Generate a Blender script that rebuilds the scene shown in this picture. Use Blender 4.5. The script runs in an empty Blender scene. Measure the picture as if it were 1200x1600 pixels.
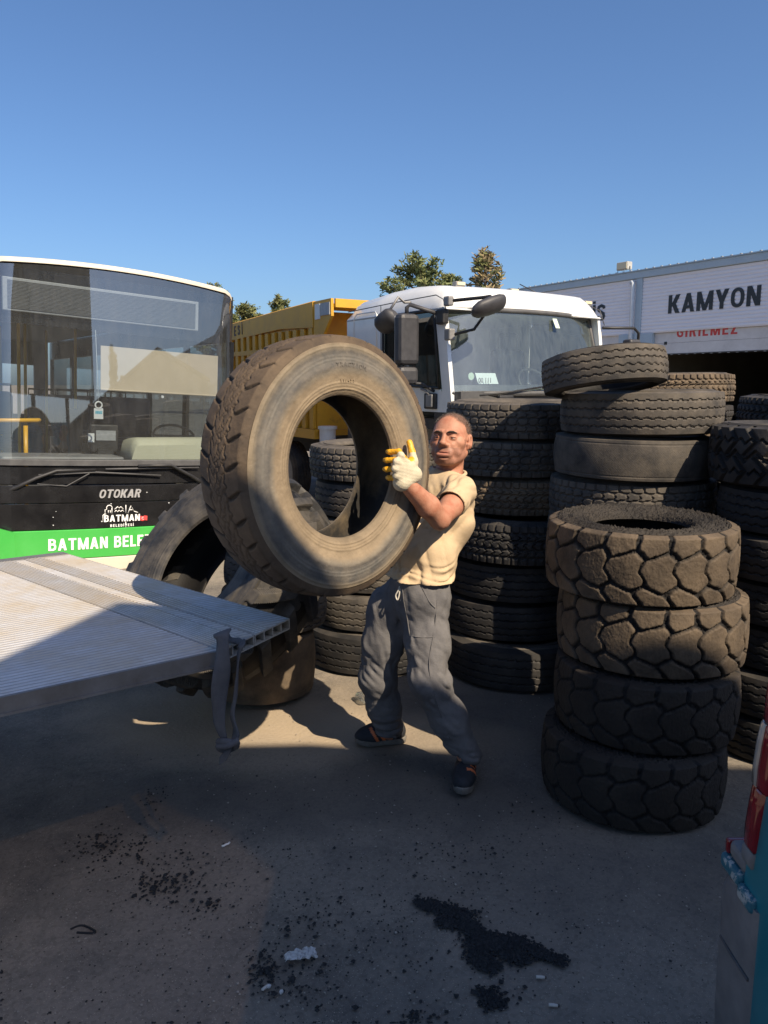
import bpy, bmesh, math, random
import numpy as np
from mathutils import Vector, Matrix, Euler

random.seed(7)
rng = np.random.default_rng(11)
R = math.radians
scn = bpy.context.scene
col = scn.collection

# ------------------------------------------------------------------ camera, sky, sun, exposure
CAM_H, PITCH, FPX = 1.8, R(9.46), 1200.0
cd = bpy.data.cameras.new('camera'); cam = bpy.data.objects.new('camera', cd); col.objects.link(cam)
cam.location = (0, 0, CAM_H); cam.rotation_euler = (R(90) - PITCH, 0, 0)
cd.sensor_fit = 'VERTICAL'; cd.sensor_height = 24; cd.lens = 18.0
cd.clip_start = 0.05; cd.clip_end = 3000
scn.camera = cam

SUN_DIR = Vector((0.457, -0.544, 0.704)).normalized()
world = bpy.data.worlds.new('World'); scn.world = world; world.use_nodes = True
wn = world.node_tree; wn.nodes.clear()
wo = wn.nodes.new('ShaderNodeOutputWorld'); wb = wn.nodes.new('ShaderNodeBackground'); sky = wn.nodes.new('ShaderNodeTexSky')
sky.sky_type = 'NISHITA'; sky.sun_disc = False
sky.sun_elevation = math.asin(SUN_DIR.z); sky.sun_rotation = math.atan2(SUN_DIR.x, SUN_DIR.y)
sky.air_density = 1.0; sky.dust_density = 1.6; sky.ozone_density = 9.0; sky.altitude = 0
wb.inputs['Strength'].default_value = 0.090
wn.links.new(sky.outputs[0], wb.inputs['Color']); wn.links.new(wb.outputs[0], wo.inputs['Surface'])

sd = bpy.data.lights.new('sun', 'SUN'); sd.energy = 4.8; sd.angle = R(0.45); sd.color = (1.0, 0.84, 0.63)
sun = bpy.data.objects.new('sun', sd); col.objects.link(sun)
sun.rotation_euler = SUN_DIR.to_track_quat('Z', 'Y').to_euler()
scn.view_settings.view_transform = 'Standard'; scn.view_settings.look = 'None'
scn.view_settings.gamma = 1; scn.view_settings.use_curve_mapping = False
scn.view_settings.exposure = 0.72
scn.cycles.use_denoising = True
scn.cycles.max_bounces = 8; scn.cycles.transparent_max_bounces = 16
scn.cycles.sample_clamp_indirect = 4.0

# ------------------------------------------------------------------ helpers
def ray(u, v):
    a = (u - 600) / FPX; b = (800 - v) / FPX
    return Vector((a, math.cos(PITCH) + b * math.sin(PITCH), -math.sin(PITCH) + b * math.cos(PITCH)))
def PY(u, v, Y):
    r = ray(u, v); r = r / r.y * Y
    return Vector((r.x, r.y, r.z + CAM_H))
def PZ(u, v, z=0.0):
    r = ray(u, v); r = r * ((z - CAM_H) / r.z)
    return Vector((r.x, r.y, z))

class MB:
    def __init__(s): s.v = []; s.f = []; s.m = []; s.sm = []
    def add(s, vs, fs, m=0, smooth=False):
        o = len(s.v); s.v.extend([tuple(p) for p in vs])
        for f in fs:
            s.f.append([i + o for i in f]); s.m.append(m); s.sm.append(smooth)
        return s
    def box(s, a, b, m=0, bev=0.0):
        x0, y0, z0 = [min(p, q) for p, q in zip(a, b)]; x1, y1, z1 = [max(p, q) for p, q in zip(a, b)]
        if bev <= 0:
            vs = [(x0,y0,z0),(x1,y0,z0),(x1,y1,z0),(x0,y1,z0),(x0,y0,z1),(x1,y0,z1),(x1,y1,z1),(x0,y1,z1)]
            return s.add(vs, [(0,3,2,1),(4,5,6,7),(0,1,5,4),(1,2,6,5),(2,3,7,6),(3,0,4,7)], m)
        bm = bmesh.new(); r = bmesh.ops.create_cube(bm, size=1)
        for w in bm.verts: w.co = Vector(((w.co.x+.5)*(x1-x0)+x0, (w.co.y+.5)*(y1-y0)+y0, (w.co.z+.5)*(z1-z0)+z0))
        bmesh.ops.bevel(bm, geom=bm.edges[:], offset=min(bev, .49*min(x1-x0,y1-y0,z1-z0)), segments=2, affect='EDGES', profile=.5)
        return s.bm(bm, m)
    def bm(s, bm, m=0, smooth=False, M=None):
        bm.verts.ensure_lookup_table()
        vs = [(M @ w.co if M else w.co.copy()) for w in bm.verts]
        s.add(vs, [[w.index for w in f.verts] for f in bm.faces], m, smooth); bm.free(); return s
    def obox(s, c, ax, ay, az, m=0):
        c, ax, ay, az = map(Vector, (c, ax, ay, az)); vs = []
        for k in (-1, 1):
            for p, q in ((-1,-1),(1,-1),(1,1),(-1,1)): vs.append(c + ax*p + ay*q + az*k)
        return s.add(vs, [(0,3,2,1),(4,5,6,7),(0,1,5,4),(1,2,6,5),(2,3,7,6),(3,0,4,7)], m)
    def tube(s, pts, r, n=8, m=0, cap=True, closed=False):
        pts = [Vector(p) for p in pts]; k = len(pts); rs = r if isinstance(r, (list, tuple)) else [r]*k
        vs = []; up = None
        for i, p in enumerate(pts):
            if closed: t = pts[(i+1) % k] - pts[i-1]
            else: t = (pts[min(i+1,k-1)] - pts[max(i-1,0)])
            t.normalize()
            if up is None:
                up = Vector((0,0,1)) if abs(t.z) < .9 else Vector((1,0,0))
            a = t.cross(up)
            if a.length < 1e-5: a = t.orthogonal()
            a.normalize(); b = a.cross(t).normalized(); up = b
            for j in range(n):
                th = 2*math.pi*j/n; vs.append(p + (a*math.cos(th) + b*math.sin(th))*rs[i])
        fs = []
        for i in range(k if closed else k-1):
            for j in range(n):
                i2 = (i+1) % k; fs.append((i*n+j, i*n+(j+1)%n, i2*n+(j+1)%n, i2*n+j))
        if cap and not closed:
            fs.append(list(range(n))[::-1]); fs.append([(k-1)*n+j for j in range(n)])
        return s.add(vs, fs, m, True)
    def cyl(s, a, b, r, n=16, m=0, r2=None):
        a, b = Vector(a), Vector(b); o = len(s.v)
        t = (b-a).normalized(); e = t.orthogonal().normalized(); g = t.cross(e); r2 = r if r2 is None else r2
        vs = [a + (e*math.cos(2*math.pi*j/n)+g*math.sin(2*math.pi*j/n))*r for j in range(n)] + [b + (e*math.cos(2*math.pi*j/n)+g*math.sin(2*math.pi*j/n))*r2 for j in range(n)]
        s.add(vs, [(j, (j+1)%n, n+(j+1)%n, n+j) for j in range(n)], m, True)
        s.add(vs[:n], [list(range(n))[::-1]], m); s.add(vs[n:], [list(range(n))], m); return s
    def prism(s, poly, y0, y1, m=0):
        """poly in x,z, extruded along y"""
        n = len(poly); vs = [(p[0], y0, p[1]) for p in poly] + [(p[0], y1, p[1]) for p in poly]
        return s.add(vs, [list(range(n))[::-1] if y0 > y1 else list(range(n)), [n+i for i in (range(n) if y0 > y1 else range(n-1,-1,-1))]] +
                     [(i, n+i, n+(i+1)%n, (i+1)%n) for i in range(n)], m)
    def loft(s, rings, m=0, closed=True, cap=True, smooth=True):
        n = len(rings[0]); vs = [p for r in rings for p in r]; fs = []
        for i in range(len(rings)-1):
            for j in range(n if closed else n-1):
                fs.append((i*n+j, i*n+(j+1)%n, (i+1)*n+(j+1)%n, (i+1)*n+j))
        s.add(vs, fs, m, smooth)
        if cap and closed:
            s.add(rings[0], [list(range(n))[::-1]], m); s.add(rings[-1], [list(range(n))], m)
        return s
    def mesh(s, name, mats, fix=True):
        me = bpy.data.meshes.new(name); me.from_pydata(s.v, [], s.f)
        for mt in (mats if isinstance(mats, (list, tuple)) else [mats]): me.materials.append(mt)
        me.polygons.foreach_set('material_index', s.m); me.polygons.foreach_set('use_smooth', s.sm)
        if fix:
            bm = bmesh.new(); bm.from_mesh(me); bmesh.ops.recalc_face_normals(bm, faces=bm.faces[:]); bm.to_mesh(me); bm.free()
        me.update(); return me
    def build(s, name, mats, parent=None, fix=True):
        return link(name, s.mesh(name, mats, fix), parent)

def link(name, me, parent=None, loc=None, rot=None):
    o = bpy.data.objects.new(name, me); col.objects.link(o)
    if parent is not None: o.parent = parent
    if loc is not None: o.location = loc
    if rot is not None: o.rotation_euler = rot
    return o
def tag(o, label=None, cat=None, group=None, kind=None):
    if label: o['label'] = label
    if cat: o['category'] = cat
    if group: o['group'] = group
    if kind: o['kind'] = kind
    return o
def thing(name, label, cat, loc=(0,0,0), rot=(0,0,0), group=None):
    o = bpy.data.objects.new(name, None); col.objects.link(o); o.location = loc; o.rotation_euler = rot
    o.empty_display_size = .1
    return tag(o, label, cat, group)
def npmesh(name, V, F, mats, mi=None, smooth=True):
    me = bpy.data.meshes.new(name); V = np.asarray(V, np.float32); F = np.asarray(F, np.int32)
    me.vertices.add(len(V)); me.vertices.foreach_set('co', V.ravel())
    k = F.shape[1]; me.loops.add(F.size); me.loops.foreach_set('vertex_index', F.ravel())
    me.polygons.add(len(F)); me.polygons.foreach_set('loop_start', np.arange(0, F.size, k, dtype=np.int32))
    me.polygons.foreach_set('loop_total', np.full(len(F), k, np.int32))
    me.polygons.foreach_set('use_smooth', np.full(len(F), smooth))
    for mt in (mats if isinstance(mats, (list, tuple)) else [mats]): me.materials.append(mt)
    if mi is not None: me.polygons.foreach_set('material_index', np.asarray(mi, np.int32))
    me.update(calc_edges=True); me.validate(); return me
def text_mb(mb, txt, size, at, ax=(1,0,0), up=(0,0,1), ext=.004, bold=0.0, sx=1.0, m=0, align='LEFT', shear=0.0, space=1.0):
    """text standing on the base line `at`, running along ax, up along up"""
    cu = bpy.data.curves.new('txt', 'FONT'); cu.body = txt; cu.size = size; cu.extrude = ext; cu.offset = bold
    cu.align_x = align; cu.shear = shear; cu.space_character = space; cu.resolution_u = 3
    ob = bpy.data.objects.new('txt', cu); col.objects.link(ob)
    dg = bpy.context.evaluated_depsgraph_get(); me = bpy.data.meshes.new_from_object(ob.evaluated_get(dg))
    ax = Vector(ax).normalized(); up = Vector(up).normalized(); nn = ax.cross(up); at = Vector(at)
    vs = [at + ax*v.co.x*sx + up*v.co.y + nn*v.co.z for v in me.vertices]
    mb.add(vs, [list(p.vertices) for p in me.polygons], m)
    bpy.data.objects.remove(ob); bpy.data.curves.remove(cu); bpy.data.meshes.remove(me)
    return mb

def _o(cx, cy, rx, ry, n=28): return [(cx+rx*math.copysign(abs(math.cos(a))**.82, math.cos(a)), cy+ry*math.copysign(abs(math.sin(a))**.82, math.sin(a))) for a in [2*math.pi*i/n for i in range(n)]]
_s = .19
GLYPHS = {   # width, strokes: r rectangle, p slanted bar (x bottom, y bottom, x top, y top, width), l bent band (points, width), o ring
 'K': (.64, [('r',0,0,_s,1),('p',.13,.38,.41,1,.23),('p',.41,0,.15,.58,.23)]), 'A': (.68, [('p',0,0,.24,1,.20),('p',.48,0,.24,1,.20),('r',.16,.20,.52,.35)]),
 'M': (.84, [('r',0,0,_s,1),('r',.84-_s,0,.84,1),('p',.33,0,.03,1,.18),('p',.33,0,.63,1,.18)]), 'Y': (.66, [('r',.235,0,.235+_s,.45),('p',.225,.36,0,1,.21),('p',.225,.36,.45,1,.21)]),
 'O': (.64, [('o',.32,.5,.235,.415,.17)]), 'N': (.64, [('r',0,0,_s,1),('r',.64-_s,0,.64,1),('p',.42,0,.02,1,.20)]),
 'S': (.60, [('l',[(.51,.72),(.48,.84),(.31,.915),(.14,.85),(.095,.73),(.15,.62),(.31,.53),(.46,.43),(.51,.28),(.46,.14),(.30,.085),(.13,.14),(.085,.28)],.17)]),
 'E': (.52, [('r',0,0,_s,1),('r',_s,0,.52,.16),('r',_s,.43,.48,.58),('r',_s,.84,.52,1)]), 'L': (.50, [('r',0,0,_s,1),('r',_s,0,.50,.16)]),
 'R': (.62, [('r',0,0,_s,1),('l',[(.12,.92),(.34,.92),(.47,.86),(.515,.73),(.47,.60),(.34,.53),(.12,.53)],.16),('p',.40,0,.24,.50,.21)]),
 'V': (.64, [('p',.22,0,0,1,.20),('p',.22,0,.44,1,.20)]), 'I': (_s, [('r',0,0,_s,1)]), 'İ': (_s, [('r',0,0,_s,1),('r',0,1.07,_s,1.22)]),
 'G': (.62, [('l',[(.53,.72),(.48,.85),(.32,.915),(.16,.85),(.09,.68),(.09,.32),(.16,.15),(.32,.085),(.48,.13),(.53,.22),(.53,.48)],.17),('r',.33,.40,.45,.54)]),
 'Z': (.56, [('r',0,.84,.56,1),('r',0,0,.56,.16),('p',.0,.12,.34,.88,.22)]), 'T': (.62, [('r',.215,0,.215+_s,.84),('r',0,.84,.62,1)]),
 'B': (.60, [('r',0,0,_s,1),('l',[(.12,.92),(.34,.92),(.46,.86),(.49,.74),(.45,.62),(.34,.54),(.12,.54)],.155),('l',[(.12,.54),(.36,.54),(.49,.46),(.52,.31),(.48,.15),(.35,.08),(.12,.08)],.16)]),
 'D': (.62, [('r',0,0,_s,1),('l',[(.12,.92),(.30,.92),(.47,.82),(.53,.62),(.53,.38),(.47,.18),(.30,.08),(.12,.08)],.16)]), ' ': (.28, [])}
def sign_mb(mb, txt, h, at, ax=(1,0,0), up=(0,0,1), ext=.004, sx=1.0, gap=.11, m=0, align='LEFT', shear=0.0):
    """bold sans lettering of real thickness, on the base line at, running along ax"""
    ax = Vector(ax).normalized(); up = Vector(up).normalized(); nn = ax.cross(up); at = Vector(at)
    tot = sum(GLYPHS[c][0]+gap for c in txt)-gap; x0 = -tot if align == 'RIGHT' else 0; k = 0
    def put(poly, quads=None):
        nonlocal k
        e = ext*(1+.035*(k % 7)); k += 1; n = len(poly)
        P = [at + ax*((x0+x+shear*y)*h*sx) + up*(y*h) for x, y in poly]
        mb.add([p-nn*e for p in P]+[p+nn*e for p in P], ([list(range(n))[::-1], list(range(n,2*n))] if quads is None else [q[::-1] for q in quads]+[[i+n for i in q] for q in quads]) +
               [(i,(i+1)%n,n+(i+1)%n,n+i) for i in range(n)], m)
    def band(pts, w, closed=False):
        n = len(pts); Lp = []; Rp = []
        for i, (x, y) in enumerate(pts):
            a = pts[i-1] if (i or closed) else None; b = pts[(i+1) % n] if (i < n-1 or closed) else None
            d1 = Vector((x-a[0], y-a[1])).normalized() if a else None; d2 = Vector((b[0]-x, b[1]-y)).normalized() if b else None
            t = ((d1 or d2)+(d2 or d1)).normalized(); nv = Vector((-t.y, t.x)); c = max(.6, nv.dot(Vector((-(d1 or d2).y, (d1 or d2).x))))
            Lp.append((x+nv.x*w/2/c, y+nv.y*w/2/c)); Rp.append((x-nv.x*w/2/c, y-nv.y*w/2/c))
        if closed: Lp.append(Lp[0]); Rp.append(Rp[0]); n += 1
        put(Lp+Rp[::-1], [(i, i+1, 2*n-2-i, 2*n-1-i) for i in range(n-1)])
    for c in txt:
        w, st = GLYPHS[c]
        for q in st:
            if q[0] == 'r': put([(q[1],q[2]),(q[3],q[2]),(q[3],q[4]),(q[1],q[4])])
            elif q[0] == 'p': put([(q[1],q[2]),(q[1]+q[5],q[2]),(q[3]+q[5],q[4]),(q[3],q[4])])
            elif q[0] == 'l': band(q[1], q[2])
            else: band(_o(q[1],q[2],q[3],q[4]), q[5], True)
        x0 += w+gap
    return mb

# ------------------------------------------------------------------ materials
def mat(name, c1, c2=None, rough=.6, metal=0.0, scale=6.0, lo=.35, hi=.7, bump=0.0, bscale=60.0, detail=6, rough2=None, spec=.5, coat=0.0, sx=(1,1,1), c3=None, s3=1.0, lo3=.5, hi3=.7):
    mt = bpy.data.materials.new(name); mt.use_nodes = True; nt = mt.node_tree; b = nt.nodes['Principled BSDF']
    b.inputs['Base Color'].default_value = (*c1, 1); b.inputs['Roughness'].default_value = rough; b.inputs['Metallic'].default_value = metal
    b.inputs['Specular IOR Level'].default_value = spec
    if coat: b.inputs['Coat Weight'].default_value = coat; b.inputs['Coat Roughness'].default_value = .08
    tc = nt.nodes.new('ShaderNodeTexCoord'); mp = nt.nodes.new('ShaderNodeMapping'); mp.inputs['Scale'].default_value = sx
    nt.links.new(tc.outputs['Object'], mp.inputs[0])
    if c2 is not None:
        n = nt.nodes.new('ShaderNodeTexNoise'); n.inputs['Scale'].default_value = scale; n.inputs['Detail'].default_value = detail; n.inputs['Roughness'].default_value = .65
        nt.links.new(mp.outputs[0], n.inputs['Vector'])
        rp = nt.nodes.new('ShaderNodeValToRGB'); rp.color_ramp.elements[0].position = lo; rp.color_ramp.elements[1].position = hi
        rp.color_ramp.elements[0].color = (*c1, 1); rp.color_ramp.elements[1].color = (*c2, 1)
        nt.links.new(n.outputs['Fac'], rp.inputs[0]); out = rp.outputs[0]
        if c3 is not None:
            n3 = nt.nodes.new('ShaderNodeTexNoise'); n3.inputs['Scale'].default_value = s3; n3.inputs['Detail'].default_value = 8; n3.inputs['Roughness'].default_value = .7
            nt.links.new(mp.outputs[0], n3.inputs['Vector'])
            mr = nt.nodes.new('ShaderNodeMapRange'); mr.inputs['From Min'].default_value = lo3; mr.inputs['From Max'].default_value = hi3
            nt.links.new(n3.outputs['Fac'], mr.inputs['Value'])
            mx = nt.nodes.new('ShaderNodeMix'); mx.data_type = 'RGBA'; mx.inputs[7].default_value = (*c3, 1)
            nt.links.new(mr.outputs[0], mx.inputs[0]); nt.links.new(out, mx.inputs[6]); out = mx.outputs[2]
        nt.links.new(out, b.inputs['Base Color'])
        if rough2 is not None:
            mr = nt.nodes.new('ShaderNodeMapRange'); mr.inputs['From Min'].default_value = lo; mr.inputs['From Max'].default_value = hi
            mr.inputs['To Min'].default_value = rough; mr.inputs['To Max'].default_value = rough2
            nt.links.new(n.outputs['Fac'], mr.inputs['Value']); nt.links.new(mr.outputs[0], b.inputs['Roughness'])
    if bump:
        nb = nt.nodes.new('ShaderNodeTexNoise'); nb.inputs['Scale'].default_value = bscale; nb.inputs['Detail'].default_value = 5
        nt.links.new(mp.outputs[0], nb.inputs['Vector'])
        bp = nt.nodes.new('ShaderNodeBump'); bp.inputs['Strength'].default_value = 1.0; bp.inputs['Distance'].default_value = bump
        nt.links.new(nb.outputs['Fac'], bp.inputs['Height']); nt.links.new(bp.outputs[0], b.inputs['Normal'])
    return mt
def glass_mat(name, tint, refl=.10, dust=.0, dustc=(.45,.45,.42), rough=.02):
    mt = bpy.data.materials.new(name); mt.use_nodes = True; nt = mt.node_tree; nt.nodes.remove(nt.nodes['Principled BSDF']); out = nt.nodes['Material Output']
    tr = nt.nodes.new('ShaderNodeBsdfTransparent'); tr.inputs[0].default_value = (*tint, 1)
    gl = nt.nodes.new('ShaderNodeBsdfGlossy'); gl.inputs['Roughness'].default_value = rough; gl.inputs['Color'].default_value = (.95,.97,1,1)
    ge = nt.nodes.new('ShaderNodeNewGeometry'); dt = nt.nodes.new('ShaderNodeVectorMath'); dt.operation = 'DOT_PRODUCT'
    nt.links.new(ge.outputs['Incoming'], dt.inputs[0]); nt.links.new(ge.outputs['Normal'], dt.inputs[1])
    ab = nt.nodes.new('ShaderNodeMath'); ab.operation = 'ABSOLUTE'; nt.links.new(dt.outputs['Value'], ab.inputs[0])
    om = nt.nodes.new('ShaderNodeMath'); om.operation = 'SUBTRACT'; om.inputs[0].default_value = 1; nt.links.new(ab.outputs[0], om.inputs[1])
    pw = nt.nodes.new('ShaderNodeMath'); pw.operation = 'POWER'; pw.inputs[1].default_value = 5; nt.links.new(om.outputs[0], pw.inputs[0])
    ad = nt.nodes.new('ShaderNodeMath'); ad.operation = 'MULTIPLY_ADD'; ad.inputs[1].default_value = .9; ad.inputs[2].default_value = .04 + refl if refl > 0 else 0; nt.links.new(pw.outputs[0], ad.inputs[0])
    mx = nt.nodes.new('ShaderNodeMixShader'); nt.links.new(ad.outputs[0], mx.inputs[0]); nt.links.new(tr.outputs[0], mx.inputs[1]); nt.links.new(gl.outputs[0], mx.inputs[2])
    last = mx
    if dust:
        df = nt.nodes.new('ShaderNodeBsdfDiffuse'); df.inputs[0].default_value = (*dustc, 1)
        tc = nt.nodes.new('ShaderNodeTexCoord'); mp = nt.nodes.new('ShaderNodeMapping'); mp.inputs['Scale'].default_value = (9, 9, 2)
        n = nt.nodes.new('ShaderNodeTexNoise'); n.inputs['Scale'].default_value = 2.0; n.inputs['Detail'].default_value = 9; n.inputs['Roughness'].default_value = .75
        nt.links.new(tc.outputs['Object'], mp.inputs[0]); nt.links.new(mp.outputs[0], n.inputs['Vector'])
        mr = nt.nodes.new('ShaderNodeMapRange'); mr.inputs['From Min'].default_value = .3; mr.inputs['From Max'].default_value = .8
        mr.inputs['To Min'].default_value = dust*.5; mr.inputs['To Max'].default_value = dust*1.7; nt.links.new(n.outputs['Fac'], mr.inputs['Value'])
        m2 = nt.nodes.new('ShaderNodeMixShader'); nt.links.new(mr.outputs[0], m2.inputs[0]); nt.links.new(mx.outputs[0], m2.inputs[1]); nt.links.new(df.outputs[0], m2.inputs[2]); last = m2
    nt.links.new(last.outputs[0], out.inputs[0]); return mt

M = {}
M['black_plastic'] = mat('black_plastic', (.012,.012,.013), (.03,.03,.032), rough=.45, rough2=.65, scale=8)
M['mirror_plastic'] = mat('mirror_plastic', (.028,.028,.032), (.05,.05,.055), rough=.55, scale=14, bump=.0006, bscale=300)
M['dark_trim'] = mat('dark_trim', (.05,.05,.052), (.10,.10,.10), rough=.6, scale=5)
M['grey_trim'] = mat('grey_trim', (.16,.16,.16), (.26,.25,.24), rough=.5, scale=4)
M['bus_black'] = mat('bus_black', (.008,.008,.009), (.018,.018,.019), rough=.16, rough2=.32, scale=3, spec=.5)
M['bus_green'] = mat('bus_green', (.05,.37,.06), (.07,.41,.08), rough=.3, scale=3, coat=.3)
M['cream'] = mat('cream', (.58,.53,.43), (.46,.42,.34), rough=.4, scale=4, lo=.5, hi=.85)
M['white_print'] = mat('white_print', (.82,.82,.80), rough=.5)
M['chrome'] = mat('chrome', (.62,.62,.62), rough=.35, metal=.55)
M['red_print'] = mat('red_print', (.55,.04,.04), (.62,.09,.08), rough=.55, scale=9)
M['blind'] = mat('blind', (.52,.44,.33), (.46,.39,.29), rough=.9, scale=3)
M['seat_cloth'] = mat('seat_cloth', (.02,.03,.07), (.03,.04,.09), rough=.9, scale=20)
M['bus_inside'] = mat('bus_inside', (.11,.11,.12), (.14,.14,.15), rough=.7, scale=3)
M['bus_ceiling'] = mat('bus_ceiling', (.32,.33,.34), rough=.7)
M['yellow_rail'] = mat('yellow_rail', (.75,.40,.02), rough=.35)
M['led'] = mat('led', (.26,.27,.28), (.33,.34,.35), rough=.5, scale=30)
M['led_slat'] = mat('led_slat', (.16,.165,.17), rough=.6)
M['dash_cream'] = mat('dash_cream', (.50,.49,.36), rough=.6)
M['bus_glass'] = glass_mat('bus_glass', (.74,.79,.81), .13, .05)
M['side_glass'] = glass_mat('side_glass', (.62,.68,.70), .05, .04)
M['cab_glass'] = glass_mat('cab_glass', (.74,.85,.84), .08, .10, (.42,.50,.50), rough=.05)
M['door_glass'] = glass_mat('door_glass', (.16,.19,.21), .09, .02)
M['cab_white'] = mat('cab_white', (.66,.67,.66), (.74,.74,.71), rough=.28, scale=2.5, coat=.4, c3=(.50,.47,.40), s3=2.2, lo3=.58, hi3=.85)
M['steel_dark'] = mat('steel_dark', (.03,.03,.03), (.07,.06,.05), rough=.7, scale=6)
M['tipper_yellow'] = mat('tipper_yellow', (.62,.33,.02), (.50,.27,.03), rough=.5, scale=4, c3=(.20,.11,.04), s3=6, lo3=.62, hi3=.78, bump=.0015, bscale=25)
M['stencil'] = mat('stencil', (.05,.05,.06), (.14,.10,.06), rough=.7, scale=20)
M['grey_sticker'] = mat('grey_sticker', (.24,.25,.27), (.34,.34,.36), rough=.4, scale=20)
M['white_sticker'] = mat('white_sticker', (.62,.64,.64), rough=.4)
M['sticker_green'] = mat('sticker_green', (.50,.60,.48), rough=.5)
M['cladding'] = mat('cladding', (.80,.80,.84), (.74,.74,.78), rough=.45, scale=1.2, c3=(.48,.45,.42), s3=3, lo3=.62, hi3=.9, sx=(.5,.5,3))
M['bldg_blue'] = mat('bldg_blue', (.36,.46,.54), (.42,.51,.57), rough=.5, scale=2, c3=(.3,.33,.34), s3=9, lo3=.58, hi3=.85)
M['shutter'] = mat('shutter', (.68,.66,.64), (.56,.54,.52), rough=.5, scale=2.5, c3=(.34,.29,.26), s3=3.5, lo3=.6, hi3=.85)
M['pipe_white'] = mat('pipe_white', (.60,.64,.67), (.50,.54,.57), rough=.45, scale=4)
M['sign_black'] = mat('sign_black', (.012,.014,.016), (.03,.035,.04), rough=.4, scale=6)
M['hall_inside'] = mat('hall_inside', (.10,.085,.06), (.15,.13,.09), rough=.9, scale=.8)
M['concrete'] = mat('concrete', (.26,.25,.23), (.34,.32,.29), rough=.9, scale=1.5)
M['lamp_grey'] = mat('lamp_grey', (.42,.41,.38), (.30,.29,.27), rough=.5, scale=8)
M['lamp_lens'] = mat('lamp_lens', (.62,.55,.38), rough=.25)
M['bark'] = mat('bark', (.10,.07,.05), (.17,.13,.10), rough=.95, scale=10)
M['needles'] = mat('needles', (.10,.13,.045), (.165,.18,.065), rough=.8, scale=.9)
M['needles_pale'] = mat('needles_pale', (.12,.14,.045), (.20,.19,.07), rough=.8, scale=.8)
M['needles_brown'] = mat('needles_brown', (.21,.16,.075), (.29,.22,.12), rough=.85, scale=.8)
M['aluminium'] = mat('aluminium', (.40,.39,.375), (.28,.272,.26), rough=.5, rough2=.7, metal=.15, scale=16, c3=(.40,.32,.215), s3=1.7, lo3=.42, hi3=.66)
M['aluminium_rib'] = mat('aluminium_rib', (.60,.60,.60), (.46,.455,.45), rough=.34, rough2=.55, metal=.35, scale=14, c3=(.50,.42,.30), s3=2.2, lo3=.42, hi3=.66)
M['aluminium_edge'] = mat('aluminium_edge', (.22,.22,.22), (.14,.13,.12), rough=.55, metal=.5, scale=7)
M['webbing'] = mat('webbing', (.055,.062,.075), (.085,.09,.10), rough=.9, scale=25, bump=.001, bscale=400)
M['van_teal'] = mat('van_teal', (.008,.16,.20), (.01,.19,.23), rough=.3, scale=3, coat=.5)
M['van_blue_chip'] = mat('van_blue_chip', (.02,.12,.16), (.36,.38,.36), rough=.55, scale=38, lo=.50, hi=.56)
M['bumper_grey'] = mat('bumper_grey', (.11,.11,.112), (.20,.195,.19), rough=.6, scale=7, c3=(.26,.25,.23), s3=22, lo3=.62, hi3=.72)
M['lens_red'] = mat('lens_red', (.22,.004,.010), (.15,.003,.008), rough=.12, scale=40, coat=1.0)
M['lens_clear'] = mat('lens_clear', (.42,.38,.33), (.28,.25,.21), rough=.15, scale=12, coat=1.0)
M['skin'] = mat('skin', (.37,.175,.110), (.47,.230,.150), rough=.58, spec=.35, scale=26, bump=.0012, bscale=130, c3=(.33,.115,.065), s3=17, lo3=.46, hi3=.72)
M['lip'] = mat('lip', (.40,.165,.115), rough=.65)
M['hair'] = mat('hair', (.045,.032,.026), (.15,.115,.095), rough=.85, scale=160, bump=.002, bscale=350)
M['stubble'] = mat('stubble', (.36,.165,.105), (.25,.125,.088), rough=.6, scale=160)
M['brow'] = mat('brow', (.03,.02,.014), rough=.9)
M['eye'] = mat('eye', (.35,.30,.27), rough=.2)
M['iris'] = mat('iris', (.02,.012,.008), rough=.1)
M['shirt'] = mat('shirt', (.46,.345,.215), (.51,.385,.245), rough=.9, scale=9, bump=.0012, bscale=90)
M['trousers'] = mat('trousers', (.095,.092,.096), (.14,.135,.136), rough=.92, scale=14, bump=.0015, bscale=120, c3=(.15,.135,.115), s3=4, lo3=.58, hi3=.85)
M['cord'] = mat('cord', (.55,.52,.46), rough=.9)
M['glove_white'] = mat('glove_white', (.56,.50,.37), (.48,.42,.30), rough=.95, scale=12, bump=.002, bscale=420)
M['glove_yellow'] = mat('glove_yellow', (.72,.36,.015), (.60,.30,.02), rough=.5, scale=20, bump=.0008, bscale=200)
M['shoe_black'] = mat('shoe_black', (.010,.012,.017), (.022,.024,.03), rough=.75, scale=40, bump=.001, bscale=250)
M['shoe_orange'] = mat('shoe_orange', (.62,.16,.05), rough=.6)
M['shoe_sole'] = mat('shoe_sole', (.17,.155,.135), (.10,.09,.08), rough=.8, scale=20)
M['paper'] = mat('paper', (.62,.60,.58), (.42,.40,.38), rough=.8, scale=30)
M['crumb'] = mat('crumb', (.008,.008,.009), (.02,.02,.021), rough=.75, scale=60)
M['butt'] = mat('butt', (.55,.50,.44), rough=.8)
M['clear_plastic'] = glass_mat('clear_plastic', (.85,.87,.88), .06, .12)
M['offscreen_grey'] = mat('offscreen_grey', (.16,.15,.14), (.22,.21,.19), rough=.9, scale=1)  # off-screen surfaces: the added sun blocker and the mirrored workshop
M['sun_dimmer'] = glass_mat('sun_dimmer', (.034,.025,.016), .0, .0)  # tint of the added sheet that lets dim sun through

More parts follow.
